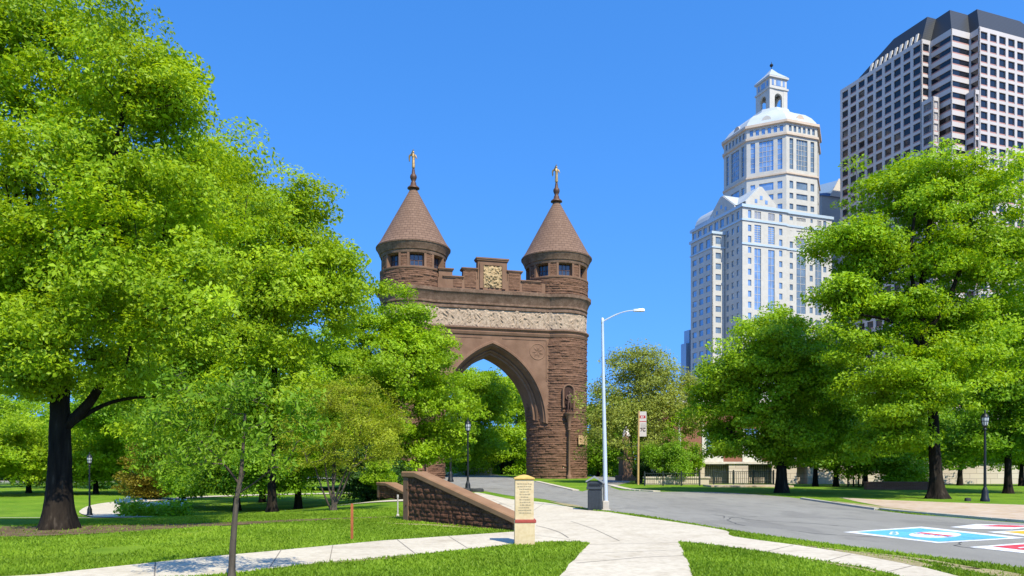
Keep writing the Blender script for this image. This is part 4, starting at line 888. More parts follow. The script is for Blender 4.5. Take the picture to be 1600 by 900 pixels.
# text board
b_ = at(819.5, 852); org = b_; root = thing('information_pillar', 'cream painted pillar with rows of faded lettering and a red band', 'information pillar', b_)
mb = MB(org); mb.cbox(b_ + (0, .17, .24), .395, .34, .52, .04, .008); mb.build('plinth', M['stele'], root)
mb = MB(org); mb.cbox(b_ + (0.015, .17, .47), .42, .36, .062, .04, .006); mb.build('band', M['redband'], root)
mb = MB(org); mb.cbox(b_ + (-.005, .17, .893), .365, .31, .79, .04, .008); pan = mb.build('panel', M['stele'], root)
mb = MB(org); c = b_ + (-.005, .17, 1.29); mb.rings([[c + np.array((i * hx * math.cos(.04) - j * hy * math.sin(.04), i * hx * math.sin(.04) + j * hy * math.cos(.04), z)) for i, j in ((-1, -1), (1, -1), (1, 1), (-1, 1))] for hx, hy, z in ((.185, .16, 0), (.205, .18, .012), (.205, .18, .035), (.08, .07, .085), (.02, .02, .098))]); mb.build('cap', M['stelecap'], root)
rs = np.random.RandomState(4); mb = MB(org)
for k in range(12):
    z = 1.20 - k * .052; wd = rs.uniform(.16, .29); x = -wd / 2 + rs.uniform(-.02, .03)
    while x < wd / 2:
        l = rs.uniform(.012, .045); h = rs.uniform(.014, .022); yy = x * math.sin(.04); mb.box(b_ + (-.005 + x, .17 - .1565 + yy, z), (l, 0, 0), (0, -.0025, 0), (0, 0, h)); x += l + rs.uniform(.005, .014)
mb.build('lettering', M['ink'], pan)

# litter bin with pitched lid
b_ = at(929.5, 798) ; rz = -.12; org = b_; root = thing('litter_bin', 'charcoal ribbed litter bin with pitched lid beside the tall light pole', 'litter bin', b_)
ex = np.array((math.cos(rz), math.sin(rz), 0)); ey = np.array((-math.sin(rz), math.cos(rz), 0)); ez = np.array((0, 0, 1.))
bp = lambda x, y, z: b_ + ex * x + ey * (y + .27) + ez * z
mb = MB(org); mb.cbox(bp(0, 0, .36), .46, .50, .70, rz, .02)
for k in range(9):
    for sgn in (-1, 1): q = bp(-.19 + k * .0475, sgn * .255, .38); mb.cbox(q, .028, .022, .62, rz, .004); q = bp(sgn * .235, -.21 + k * .0525, .38); mb.cbox(q, .022, .028, .62, rz, .004)
mb.build('body', M['bin'], root)
mb = MB(org); mb.cbox(bp(-.02, 0, .77), .54, .56, .10, rz, .015); mb.build('rim', M['bin'], root)
mb = MB(org); mb.box(bp(-.27, -.26, .80), ex * .54, ey * .03, ez * .2); mb.box(bp(-.27, .23, .80), ex * .54, ey * .03, ez * .2); mb.box(bp(-.27, -.22, .80), ex * .03, ey * .44, ez * .2); mb.box(bp(.24, -.22, .80), ex * .03, ey * .44, ez * .2); mb.build('hood', M['bin'], root)
mb = MB(org); mb.rings([[bp(x, y, z) for x, z in ((-.31, .97), (-.02, 1.13), (.33, .91), (.33, .96), (-.02, 1.19), (-.31, 1.02))] for y in (-.31, .31)]); mb.build('lid', M['binlid'], root)
mb = MB(org); mb.box(bp(-.2, -.295, .86), ex * .4, ey * .015, ez * .07); mb.build('flap', M['black'], root)

# tall light pole
b_ = at(947, 797); org = b_; root = thing('light_pole', 'tall slender silver light pole with a curved arm beside the litter bin', 'light pole', b_)
mb = MB(org); mb.tube([b_ + (0, .1, .1), b_ + (-.03, .1, 2), b_ + (-.08, .1, 4.4), b_ + (-.115, .1, 6.62)], [.082, .072, .058, .046], 16); mb.build('pole', M['alu'], root, 60)
mb = MB(org); mb.cbox(b_ + (0, .1, .15), .21, .21, .34, 0, .025); mb.cbox(b_ + (0, .1, .01), .3, .3, .04, 0, .008); mb.build('base', M['kerb'], root)
mb = MB(org); t_ = np.linspace(0, 1, 10); mb.tube([b_ + (-.115 + 1.05 * t, .1 - .15 * t, 6.56 + .36 * math.sin(t * math.pi / 2)) for t in t_], [.026] * 5 + [.019] * 5, 10); mb.lathe([(.05, 6.5), (.055, 6.52), (.055, 6.66), (.03, 6.70), (.0, 6.705)], b_ + (-.115, .1, 0), 14); arm = mb.build('arm', M['alu'], root, 60)
mb = MB(org); hd = b_ + (1.1, -.06, 6.92); mb.rings([[hd + np.array((x, sx * y, z)) for y, z in ((-1, -.02), (-.6, .045), (.6, .045), (1, -.02), (.7, -.045), (-.7, -.045))] for x, sx in ((-.16, .03), (-.06, .07), (.1, .085), (.22, .05))]); mb.build('lamp_head', M['alu'], arm, 40)

def street_lamp(label, b, h, group='black globe street lamps'):
    root = thing('street_lamp', label, 'street lamp', b, group); org = b; k = h / 3.8
    q_ = .74 * k
    mb = MB(org); mb.lathe([(.24 * q_, 0), (.24 * q_, .1 * k), (.19 * q_, .16 * k), (.17 * q_, .42 * k), (.12 * q_, .52 * k), (.085 * q_, .6 * k)], b, 16); mb.build('base', M['black'], root, 40)
    mb = MB(org); mb.lathe([(.078 * q_, .55 * k), (.068 * q_, 1.6 * k), (.055 * q_, 2.95 * k), (.09 * q_, 2.98 * k), (.09 * q_, 3.03 * k), (.06 * q_, 3.06 * k), (.13 * q_, 3.14 * k)], b, 14); mb.build('post', M['black'], root, 40)
    mb = MB(org); mb.lathe([(.12 * q_, 3.14 * k), (.17 * q_, 3.3 * k), (.19 * q_, 3.45 * k), (.185 * q_, 3.5 * k)], b, 16); gl = mb.build('lantern_globe', M['lampglass'], root, 40)
    mb = MB(org)
    for q in range(8):
        a = q * math.pi / 4; d = np.array((math.cos(a), math.sin(a), 0)); mb.tube([b + d * .125 * q_ + (0, 0, 3.14 * k), b + d * .178 * q_ + (0, 0, 3.3 * k), b + d * .197 * q_ + (0, 0, 3.5 * k)], .011 * k, 5)
    for z, r in ((3.15, .135), (3.33, .188), (3.49, .2)): mb.lathe([(r * q_, z * k), (r * q_ + .012, z * k + .01), (r * q_, z * k + .025)], b, 16, cap=False)
    mb.build('cage', M['black'], gl)
    mb = MB(org); mb.lathe([(.21 * q_, 3.5 * k), (.2 * q_, 3.54 * k), (.12 * q_, 3.64 * k), (.05 * q_, 3.68 * k), (.04 * q_, 3.72 * k), (.05 * q_, 3.75 * k), (.012 * q_, 3.82 * k)], b, 16); mb.build('cap', M['black'], root, 40)
    return root
street_lamp('black globe street lamp rising behind the stone cheek wall', at(731, 770), 4.15)
street_lamp('black globe street lamp against foliage, farther back by the arch opening', at(704, 753), 6.0)
street_lamp('slim black globe street lamp beside the winding path and dark trunk', at(140, 806, 40), 3.45)
street_lamp('black globe street lamp on the lawn right of the broad trunk', at(1539, 783.5), 3.9)
# lamp with pale conical shade behind the pedestal statue
b_ = at(978.5, 747.5); org = b_; root = thing('street_lamp', 'street lamp with a pale conical shade behind the pedestal statue', 'street lamp', b_)
mb = MB(org); mb.lathe([(.2, 0), (.2, .2), (.09, .4), (.07, 4.6), (.12, 4.7)], b_, 12); mb.build('post', M['black'], root, 40)
mb = MB(org); mb.lathe([(.55, 4.65), (.5, 4.8), (.25, 5.5), (.16, 5.7), (.2, 5.9), (.08, 6.3)], b_, 16); mb.build('lamp_shade', M['signpale'], root, 40)

# statue
b_ = at(977.5, 751); org = b_; root = thing('statue', 'brown standing soldier statue on a stone pedestal beside the yellow sign pole', 'statue', b_)
mb = MB(org); mb.cbox(b_ + (0, 0, .25), 1.5, 1.5, .5, .3, .03); mb.cbox(b_ + (0, 0, 1.25), 1.0, 1.0, 1.6, .3, .04); mb.cbox(b_ + (0, 0, 2.15), 1.2, 1.2, .24, .3, .04); mb.build('pedestal', M['smooth'], root)
figure('figure', M['smooth'], root, b_ + (0, 0, 2.27), 2.35, .3, STAND, org)

# flag sign on a yellow-brown pole
b_ = at(997, 757.5); org = b_; root = thing('bus_stop_sign', 'tall narrow grey sign with red band on a yellow brown pole', 'sign', b_)
k = b_[1] / F; zp = lambda py: EYE + (HZ - py) * k
mb = MB(org); mb.tube([b_, b_ + (.02, 0, 3), b_ + (.06, 0, zp(642))], [.085, .08, .075], 10); mb.build('pole', M['polewood'], root, 50)
x0, x1 = b_[0] + .1, b_[0] + .1 + 11 * k
mb = MB(org); mb.box((x0, b_[1] - .03, zp(682)), (x1 - x0, 0, 0), (0, .05, 0), (0, 0, zp(643) - zp(682))); pan = mb.build('panel', M['signpale'], root)
f = b_[1] - .034
def sgn(name, a, b, c, d, m): mb = MB(org); mb.box((x0 + (x1 - x0) * a, f, zp(d)), ((x1 - x0) * (b - a), 0, 0), (0, .006, 0), (0, 0, zp(c) - zp(d))); return mb.build(name, m, pan)
sgn('red_band', .04, .86, 649.3, 653.6, M['signred']); sgn('red_stripe', .02, .98, 658, 659.2, M['signred'])
mb = MB(org); f2 = f - .006
for a, b, c, d in ((.2, .3, 650.6, 652.6), (.34, .42, 650.4, 652.8), (.5, .62, 650.8, 652.2)): mb.box((x0 + (x1 - x0) * a, f2, zp(d)), ((x1 - x0) * (b - a), 0, 0), (0, .005, 0), (0, 0, zp(c) - zp(d)))
mb.build('band_lettering', M['pwhite'], pan)
mb = MB(org)
for r_ in range(4):
    x = .18
    while x < .86: l = rs.uniform(.05, .14); mb.box((x0 + (x1 - x0) * x, f, zp(662.8 + r_ * 1.9)), ((x1 - x0) * l, 0, 0), (0, .004, 0), (0, 0, .9 * k)); x += l + .05
mb.build('small_lettering', flat('grey_lettering', (.20, .19, .18), .7), pan)
mb = MB(org); ex1 = lambda a, py: (x0 + (x1 - x0) * a, f - .002, zp(py))
for pl in ([(.12, 669), (.4, 669), (.22, 673.5)], [(.86, 669.4), (.62, 668.6), (.5, 671), (.6, 673.6), (.86, 673)]): mb.tube([ex1(*q) for q in pl], .035, 5)
mb.build('route_mark', M['bronze'], pan)
# stake, pipe, low stones
b_ = at(550, 843.5); mb = MB(b_); mb.cbox(b_ + (0, 0, .36), .055, .055, .78, .2, .006); mb.cbox(b_ + (0, 0, .755), .05, .05, .02, .2, .008); tag(mb.build('stake', M['wood'], None), 'thin rust brown wooden stake standing in the lawn', 'stake').location = b_
b_ = at(621.5, 807, 22.5); mb = MB(b_); mb.tube([b_, b_ + (0, 0, .62)], .022, 8); mb.lathe([(.05, 0), (.05, .05), (.022, .08)], b_, 10); mb.lathe([(.03, .58), (.03, .66), (.0, .67)], b_, 10); tag(mb.build('pipe', M['kerb']), 'short grey metal pipe standing beside the end of the cheek wall', 'pipe').location = b_
def rock(label, b, sx, sy, sz, seed, mat, rz=0, name='stone_block'):
    rs_ = np.random.RandomState(seed); mb = MB(b); n = 10
    c, s_ = math.cos(rz), math.sin(rz); out = []
    for z, f_ in ((-.05, 1), (sz * .7, .97), (sz, .82)):
        r_ = []
        for q in range(n):
            a = q * 2 * math.pi / n; ca, sa = math.cos(a), math.sin(a); m_ = 1 / max(abs(ca), abs(sa)) ** .8; x = ca * m_ * sx / 2 * f_ * rs_.uniform(.92, 1.06); y = sa * m_ * sy / 2 * f_ * rs_.uniform(.92, 1.06); r_.append(b + np.array((x * c - y * s_, x * s_ + y * c, z * rs_.uniform(.93, 1.05))))
        out.append(r_)
    mb.rings(out); o = mb.build(name, mat); o.location = b; return tag(o, label, 'stone block')
rock('dark low stone block at the foot of the lamp behind the cheek wall', at(722, 770.5), .95, .5, .28, 1, M['blackstone'], .1)
rock('longer dark stone slab right of the lamp foot behind the cheek wall', at(744, 768.5), .9, .5, .2, 2, M['blackstone'], -.15)
rock('small dark box lying on the lawn by the right lamp foot', at(1512, 783), .22, .2, .14, 3, M['blackstone'])
# low white barrier across the drive beyond the arch
p = at(722, 742.2); mb = MB(p); mb.box((-11.5, 112, 0), (8.4, -1.5, 0), (.1, .5, 0), (0, 0, .9)); mb.box((-11.7, 111.9, .9), (8.8, -1.5, 0), (.14, .7, 0), (0, 0, .15)); o = mb.build('low_wall', M['trim']); o.location = p; tag(o, 'low pale stone wall across the drive seen beneath the arch', 'low wall')

# ------------------------------------------------------------------ brick building on a limestone base, railings
YB = 77.0; bx = lambda px: (px - 800) * YB / F; bz = lambda py: EYE + (HZ - py) * YB / F
org = (bx(1160), YB, 0); bb = thing('brick_building', 'red brick building with pale stone trim half hidden by trees', 'building', org)
mb = MB(org); mb.box((bx(1035), YB, bz(724)), (bx(1300) - bx(1035), 0, 0), (0, 12, 0), (0, 0, 6.2)); mb.build('wall', M['brick'], bb)
mb = MB(org); mb.box((bx(1030), YB - .1, bz(724) + 6.2), (bx(1305) - bx(1030), 0, 0), (0, 12.4, 0), (0, 0, .5)); mb.build('cornice', M['trim'], bb)
mb = MB(org); mb.box((bx(1034), YB - .15, 0), (bx(1302) - bx(1034), 0, 0), (0, 12, 0), (0, 0, bz(724) - .01)); mb.build('stone_base', M['lime'], bb)
mb = MB(org); mb.box((bx(1032), YB - .3, bz(726)), (bx(1304) - bx(1032), 0, 0), (0, .4, 0), (0, 0, .22)); mb.build('ledge', M['trim'], bb)
for px in (1062, 1098.5): mb = MB(org); mb.box((bx(px) - .12, YB - .08, bz(723)), (.24, 0, 0), (0, .1, 0), (0, 0, 6.1)); mb.build('downpipe', M['trim'], bb)
for px0, px1 in ((1099.5, 1130), (1160, 1190), (1225, 1255)):
    mb = MB(org); z0, z1 = bz(722), bz(668); mb.box((bx(px0), YB - .06, z0), (bx(px1) - bx(px0), 0, 0), (0, .08, 0), (0, 0, 1.25)); 
    for a, b in ((0, .12), (.47, .53), (.88, 1)): mb.box((bx(px0) + (bx(px1) - bx(px0)) * a, YB - .06, z0 + 1.25), ((bx(px1) - bx(px0)) * (b - a), 0, 0), (0, .08, 0), (0, 0, z1 - z0 - 1.25))
    wo = mb.build('window', M['trim'], bb); mb = MB(org); mb.box((bx(px0) + .1, YB - .015, z0 + 1.26), (bx(px1) - bx(px0) - .2, 0, 0), (0, .01, 0), (0, 0, z1 - z0 - 1.4)); mb.build('pane', M['glass_b'], wo)
# long limestone terrace wall with railed bays in front of it
YW = 59.0; wx = lambda px: (px - 800) * YW / F; org = (wx(1300), YW, 0)
tw_ = thing('terrace_wall', 'long pale limestone terrace wall with railed bays behind the trees', 'wall', org)
mb = MB(org); segs = [(1094, 1101), (1139, 1169), (1206, 1245), (1262, 1420), (1440, 1700)]
for a, b in segs: mb.box((wx(a), YW, 0), (wx(b) - wx(a), 0, 0), (0, 1.0, 0), (0, 0, 1.62))
for a, b in ((1101, 1139), (1169, 1206), (1245, 1262), (1420, 1440)): mb.box((wx(a), YW + .7, 0), (wx(b) - wx(a), 0, 0), (0, .3, 0), (0, 0, 1.6))
mb.build('wall', M['lime'], tw_); mb = MB(org); mb.box((wx(1090), YW - .12, 1.62), (wx(1704) - wx(1090), 0, 0), (0, 1.3, 0), (0, 0, .16)); mb.build('coping', M['trim'], tw_)
for a, b in ((1101, 1139), (1169, 1206)):
    mb = MB(org); n = 13
    for k in range(n): x = wx(a) + (wx(b) - wx(a)) * (k + .5) / n; mb.box((x - .02, YW + .2, .02), (.04, 0, 0), (0, .04, 0), (0, 0, 1.5))
    for z in (.15, 1.42): mb.box((wx(a) + .02, YW + .195, z), (wx(b) - wx(a) - .04, 0, 0), (0, .05, 0), (0, 0, .05))
    mb.build('railing', M['iron'], tw_)
def railing(label, x0, x1, Y0, h, n, Y1=None):
    Y1 = Y0 if Y1 is None else Y1; b = np.array((x0, Y0, 0.)); root = thing('railing', label, 'railing', b); d = np.array((x1 - x0, Y1 - Y0, 0))
    for k in range(4): mb = MB(b); q = b + d * k / 3; mb.cbox(q + (0, 0, h / 2 + .05), .09, .09, h + .1, 0, .01); mb.build('post', M['iron'], root)
    mb = MB(b)
    for z in (.12, h - .05): mb.box(b + (0, -.02, z), d, (0, .04, 0), (0, 0, .045))
    for k in range(n): q = b + d * (k + .5) / n; mb.box(q + (-.012, -.012, .13), (.024, 0, 0), (0, .024, 0), (0, 0, h - .17))
    mb.build('rail_panel', M['iron'], root)
railing('black iron railing on the grass below the olive tree', at(1012, 760)[0] , at(1100, 760)[0], 54, .95, 26)
railing('black iron railing in front of the limestone terrace wall, left of the dark trunk', at(1112, 759, 56)[0], at(1205, 759, 56)[0], 55.5, 1.05, 30)
railing('black iron railing right of the dark trunk under the trees', at(1325, 759, 53)[0], at(1350, 759, 53)[0], 53, 1.3, 12)
b_ = at(1055, 754, 57); mb = MB(b_); mb.box(b_ + (-2.3, 0, 0), (4.9, 0, 0), (0, .5, 0), (0, 0, .5)); mb.box(b_ + (-2.4, -.08, .5), (5.1, 0, 0), (0, .66, 0), (0, 0, .12)); o = mb.build('low_wall', M['lime']); o.location = b_; tag(o, 'low pale stone wall behind the iron railing below the olive tree', 'low wall')
b_ = at(1168, 762, 51); mb = MB(b_); mb.box((at(1111, 760, 51)[0], 51, 0), (5.6, -.3, 0), (0, 2.2, 0), (0, 0, .12)); o = mb.build('stone_step', M['sidewalk']); o.location = b_; tag(o, 'broad pale stone step below the terrace railing', 'step')
b_ = at(1405, 769, 46); mb = MB(b_); mb.box(b_ + (-2.0, 0, 0), (4.4, -.6, 0), (0, .4, 0), (0, 0, .42)); mb.box(b_ + (-2.05, -.05, .42), (4.5, -.61, 0), (0, .5, 0), (0, 0, .08)); o = mb.build('planter_wall', M['brick']); o.location = b_; tag(o, 'low brown brick wall under the trees left of the broad trunk', 'low wall')

# ------------------------------------------------------------------ trees and shrubs
LEAF = (2.3, .72)
def lobes_px(L):
    """(px, py, distance, rx, ry[, depth factor]) -> world ellipsoids"""
    return [(P(l[0], l[1], l[2]), np.array((l[3] * l[2] / F, l[3] * l[2] / F * (l[5] if len(l) > 5 else .9), l[4] * l[2] / F))) for l in L]
def leaf_cards(pts, nrm, L, wd, rs, tint):
    """one folded diamond leaf per point"""
    n = len(pts); d = rs.randn(n, 3); d -= nrm * (d * nrm).sum(1)[:, None]; d /= np.linalg.norm(d, axis=1)[:, None] + 1e-9
    s_ = np.cross(nrm, d); l = L * np.clip(np.exp(rs.randn(n) * .32), .45, 1.9)[:, None]; w_ = l * wd
    fold = nrm * l * .12
    V = np.stack([pts - d * l * .5, pts + s_ * w_ * .5 + fold, pts + d * l * .5, pts - s_ * w_ * .5 + fold], 1).reshape(-1, 3)
    i = np.arange(n) * 4; T = np.stack([np.stack([i, i + 1, i + 2], -1), np.stack([i, i + 2, i + 3], -1)], 1).reshape(-1, 3)
    return V, T, np.repeat(tint, 2)
def tubes_mesh(name, segs, mat, parent, org):
    """tapered segments (p0, p1, r0, r1, sides)"""
    Vs, Fs, off = [], [], 0
    for ns in (4, 6):
        S = [q for q in segs if q[4] == ns]
        if not S: continue
        a = np.array([q[0] for q in S]); b = np.array([q[1] for q in S]); r0 = np.array([q[2] for q in S]); r1 = np.array([q[3] for q in S])
        t = b - a; ln = np.linalg.norm(t, axis=1)[:, None] + 1e-9; t /= ln; b = b + t * np.minimum(r1[:, None] * .5, .05)
        ref = np.where(np.abs(t[:, 2:3]) < .9, np.array((0, 0, 1.)), np.array((1., 0, 0))); u = np.cross(t, ref); u /= np.linalg.norm(u, axis=1)[:, None] + 1e-9; v = np.cross(t, u)
        ring = []
        for p, r in ((a, r0), (b, r1)):
            for k in range(ns): an = 2 * math.pi * k / ns; ring.append(p + (u * math.cos(an) + v * math.sin(an)) * r[:, None])
        V = np.stack(ring, 1).reshape(-1, 3); i = np.arange(len(S))[:, None] * 2 * ns
        F_ = np.concatenate([np.stack([i[:, 0] + k, i[:, 0] + (k + 1) % ns, i[:, 0] + ns + (k + 1) % ns, i[:, 0] + ns + k], -1) for k in range(ns)])
        Vs.append(V); Fs.append(F_ + off); off += len(V)
    return Vs, Fs, off
def tree(name, label, cat, base, trunk, r0, lobes, ncl, lpc, L, cr, lmat, bmat, seed, flat_=.42, wd=.55, limbs=(), group=None, up=.55, shell=.42, flare=.5, sides=18, stems=(), rtip=.010, rise=.55, jitter=.12):
    rs = np.random.RandomState(seed); base = np.array(base, float); lpc *= LEAF[0]; L *= LEAF[1]
    root = thing(name, label, cat, base, group); org = base
    pos, par, rad = [], [], []
    def addline(pts, p, ra, rb):
        pts = [np.array(q, float) for q in pts]; out = []; c = smoothpoly(pts, 5) if len(pts) > 2 else [pts[0] + (pts[1] - pts[0]) * k / 5 for k in range(6)]
        for k, q in enumerate(c):
            pos.append(np.array(q)); par.append(p); rad.append(ra + (rb - ra) * k / (len(c) - 1)); p = len(pos) - 1; out.append(p)
        return out
    tr = addline([base + (0, 0, -.15)] + [np.array(q) for q in trunk], -1, r0, r0 * .38)
    fixed = len(tr)
    for pts, ra in limbs:
        q = np.array(pts[0]); j = int(np.argmin([np.linalg.norm(pos[k] - q) for k in tr])); addline([pos[j]] + list(pts[1:]), j, ra, ra * .45)
    for pts, ra in stems: addline(pts, -1, ra, ra * .4)
    nfix = len(pos)
    # clump centres inside the lobes
    lb = lobes_px(lobes) if not isinstance(lobes[0][0], np.ndarray) else lobes
    vol = np.array([np.prod(r) ** .8 for c, r in lb]); vol /= vol.sum(); cl = []; lob = []
    nb = max(6, int(ncl / 6.5)); B = []
    for k in range(nb):      # boughs first, then the leaf clumps of every bough
        j = rs.choice(len(lb), p=vol) if k >= len(lb) else k; c, r = lb[j]; d = unit(rs.randn(3)); rr = rs.rand() ** shell; B.append((c + d * r * rr * .95, d, min(r.min() * .42, cr * 2.6)))
    for k in range(ncl):
        c, d, sd = B[k % nb]; q = np.clip(rs.randn(3), -1.7, 1.7) * np.array((1, 1, .58)) * sd; q[2] -= .18 * (q[0] ** 2 + q[1] ** 2) / sd; cl.append(c + q); lob.append(unit(d + .6 * q / sd))
    cl = np.array(cl); lob = np.array(lob)
    top = pos[tr[-1]]
    order = np.argsort(np.linalg.norm(cl - np.array(pos[tr[len(tr) // 2]]), axis=1))
    ch = np.zeros(0); tips = []
    PA = np.zeros((nfix + ncl * 9, 3)); PA[:nfix] = pos; n = nfix; mn = max(2, int(fixed * .35)); parent = list(par)
    for ci in order:
        c = cl[ci]; d = np.linalg.norm(PA[:n] - c, axis=1); cost = d + .8 * np.maximum(0, PA[:n, 2] - c[2] + rise * .3 * d)
        if not stems: cost[:mn] += 6
        j = int(np.argmin(cost)); k = int(min(7, max(1, d[j] / .7))); a = PA[j].copy(); sag = np.array((0, 0, 1)) * d[j] * .10
        for q in range(1, k + 1):
            t = q / k; p = a + (c - a) * t + sag * math.sin(math.pi * t) + rs.randn(3) * jitter * (d[j] / k) * (q < k); PA[n] = p; parent.append(j if q == 1 else n - 1); n += 1
        tips.append(n - 1)
    acc = np.zeros(n); cnt = np.zeros(n)
    for i in range(n - 1, -1, -1):
        if acc[i] == 0: acc[i] = rtip ** 2.3
        p = parent[i]
        if p >= 0: acc[p] += acc[i]
    rr = acc ** (1 / 2.3)
    for i in range(nfix): rr[i] = max(rad[i], min(rr[i], rad[i] * 1.5))
    for i in range(nfix, n):
        p = parent[i]; rr[i] = min(rr[i], rr[p] * .9)
    segs = [(PA[parent[i]], PA[i], rr[parent[i]] if (i >= nfix and parent[i] >= nfix) else min(rr[parent[i]], rr[i] * 1.25), rr[i], 6 if rr[i] > .03 else 4) for i in range(n) if parent[i] >= 0 and not (i in tr)]
    Vs, Fs, off = tubes_mesh(name, segs, bmat, None, org)
    # trunk: one ridged tube with root flare
    tc = [PA[i] for i in tr]; zz = np.linspace(0, 1, len(tc)); m = max(24, int(len(tc) * 3)); zi = np.linspace(0, 1, m); C_ = np.stack([np.interp(zi, zz, [q[k] for q in tc]) for k in range(3)], -1); ri = np.interp(zi, zz, [rr[i] for i in tr])
    hgt = C_[:, 2] - base[2]; th = np.arange(sides) * 2 * math.pi / sides; TH_, HI = np.meshgrid(th, np.arange(m), indexing='ij')
    fl_ = 1 + flare * np.exp(-np.maximum(hgt, 0) / (r0 * 1.5))[None, :] * (1 + .35 * np.sin(TH_ * 5 + seed)) ; ridge = 1 + .09 * (fbm(TH_ * sides / 6.283 * .7, HI * .35, seed % 40) - .45) * 2
    RR = ri[None, :] * fl_ * ridge; Pg = np.stack([C_[None, :, 0] + RR * np.cos(TH_), C_[None, :, 1] + RR * np.sin(TH_), np.broadcast_to(C_[None, :, 2], RR.shape)], -1)
    i_, j_ = np.meshgrid(np.arange(sides), np.arange(m - 1), indexing='ij'); i2 = (i_ + 1) % sides
    Vs.append(Pg.reshape(-1, 3)); Fs.append(np.stack([i_ * m + j_, i2 * m + j_, i2 * m + j_ + 1, i_ * m + j_ + 1], -1).reshape(-1, 4) + off)
    np_mesh('trunk', np.concatenate(Vs) - org, np.concatenate(Fs), bmat, root, smooth=True)
    # leaves
    tips = np.array(tips); cc = cl[order]; ld = lob[order]
    size = rs.uniform(.6, 1.3, ncl); k = np.maximum(3, (lpc * size ** 1.6).astype(int)); idx = np.repeat(np.arange(ncl), k); nL = len(idx)
    g_ = rs.randn(nL, 3); g_ /= np.maximum(1, np.linalg.norm(g_, axis=1) / 1.6)[:, None]
    tilt = ld[idx]; off_ = g_ * (cr * size[idx])[:, None] * .62; off_[:, 2] *= flat_; off_[:, 2] -= .12 * (off_[:, 0] ** 2 + off_[:, 1] ** 2) / cr
    # part of the leaves sit along the twig that carries the clump
    back = rs.rand(nL) < .22; t = rs.rand(nL)[:, None]; pa = PA[[parent[q] for q in tips]][idx]; pts = cc[idx] + off_
    pts = np.where(back[:, None], cc[idx] + (pa - cc[idx]) * t + off_ * .45, pts)
    nr = rs.randn(nL, 3) * .5 + np.array((0, 0, up)) + ld[idx] * .55; nr /= np.linalg.norm(nr, axis=1)[:, None]
    tint = np.clip(rs.rand(ncl)[idx] * .55 + rs.rand(nL) * .6 - .08, 0, 1)
    V, T, tt = leaf_cards(pts, nr, L, wd, rs, tint)
    np_mesh('crown', V - org, T, lmat, root, tint=tt)
    return root
def tpts(base, *q): return [np.array(base) + np.array(v) for v in q]
def at0(px, py, Y): b = at(px, py, Y); return b
D = dict
# big tree in the left foreground
b = at(90, 828, 18.2)
tree('oak_tree', 'broad old tree with thick dark trunk standing before the winding path', 'tree', b, tpts(b, (.02, .05, 1.5), (.0, .1, 3.0), (-.03, .2, 4.6), (.05, .4, 6.6), (.1, .5, 9.5)), .295,
     [(60, 60, 18.5, 190, 130), (210, 110, 18.0, 95, 90), (-60, 240, 18.5, 210, 190), (130, 230, 18, 215, 150), (255, 240, 17.6, 80, 90), (30, 400, 18, 160, 110), (190, 400, 17, 170, 110), (60, 500, 17, 120, 60), (300, 470, 17.4, 130, 80), (-60, 480, 18.5, 150, 110), (110, 350, 20.5, 230, 160), (250, 150, 18, 60, 70), (20, 560, 18, 90, 40), (170, 490, 19, 120, 60), (-20, 30, 18.5, 150, 110), (250, 545, 17.2, 90, 40), (190, 560, 17.6, 60, 36), (10, 470, 17.2, 90, 60), (300, 390, 17.5, 90, 70), (20, 530, 17.3, 80, 46), (-50, 540, 18, 80, 50), (110, 560, 17.0, 70, 40), (240, 60, 17.8, 50, 60), (60, 590, 17.6, 60, 26), (290, 180, 17.8, 45, 60)],
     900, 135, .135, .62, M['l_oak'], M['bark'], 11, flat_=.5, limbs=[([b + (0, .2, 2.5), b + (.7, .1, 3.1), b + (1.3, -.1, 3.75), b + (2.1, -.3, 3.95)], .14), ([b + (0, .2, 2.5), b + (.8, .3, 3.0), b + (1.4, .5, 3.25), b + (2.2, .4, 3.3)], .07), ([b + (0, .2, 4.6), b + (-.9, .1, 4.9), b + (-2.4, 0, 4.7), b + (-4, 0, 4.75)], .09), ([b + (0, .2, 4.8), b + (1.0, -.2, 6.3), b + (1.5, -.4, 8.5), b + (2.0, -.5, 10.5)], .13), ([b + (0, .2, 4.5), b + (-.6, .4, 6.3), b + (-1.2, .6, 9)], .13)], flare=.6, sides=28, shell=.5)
# second spreading tree behind it
b = at(425, 786, 31)
tree('oak_tree', 'wide spreading tree behind the sapling, its crown reaching towards the left conical roof', 'tree', b, tpts(b, (0, 0, 2), (.1, .1, 4.5), (0, .2, 7.5), (0, .2, 10.5)), .19,
     [(330, 300, 31, 120, 85), (420, 350, 31, 110, 75), (505, 405, 30.5, 80, 40), (400, 430, 30, 165, 95), (330, 500, 31, 110, 110), (480, 480, 30, 85, 75), (250, 420, 32, 110, 120), (300, 620, 31, 90, 75), (450, 610, 32, 120, 80), (525, 395, 31, 55, 35), (455, 330, 31, 75, 45), (350, 250, 31, 60, 45), (545, 430, 31, 40, 45), (300, 260, 32, 70, 60), (200, 560, 33, 90, 60), (425, 530, 29, 70, 50), (435, 600, 29.5, 70, 46), (400, 660, 30, 70, 36)],
     860, 120, .19, .85, M['l_oak'], M['bark'], 12, shell=.5)
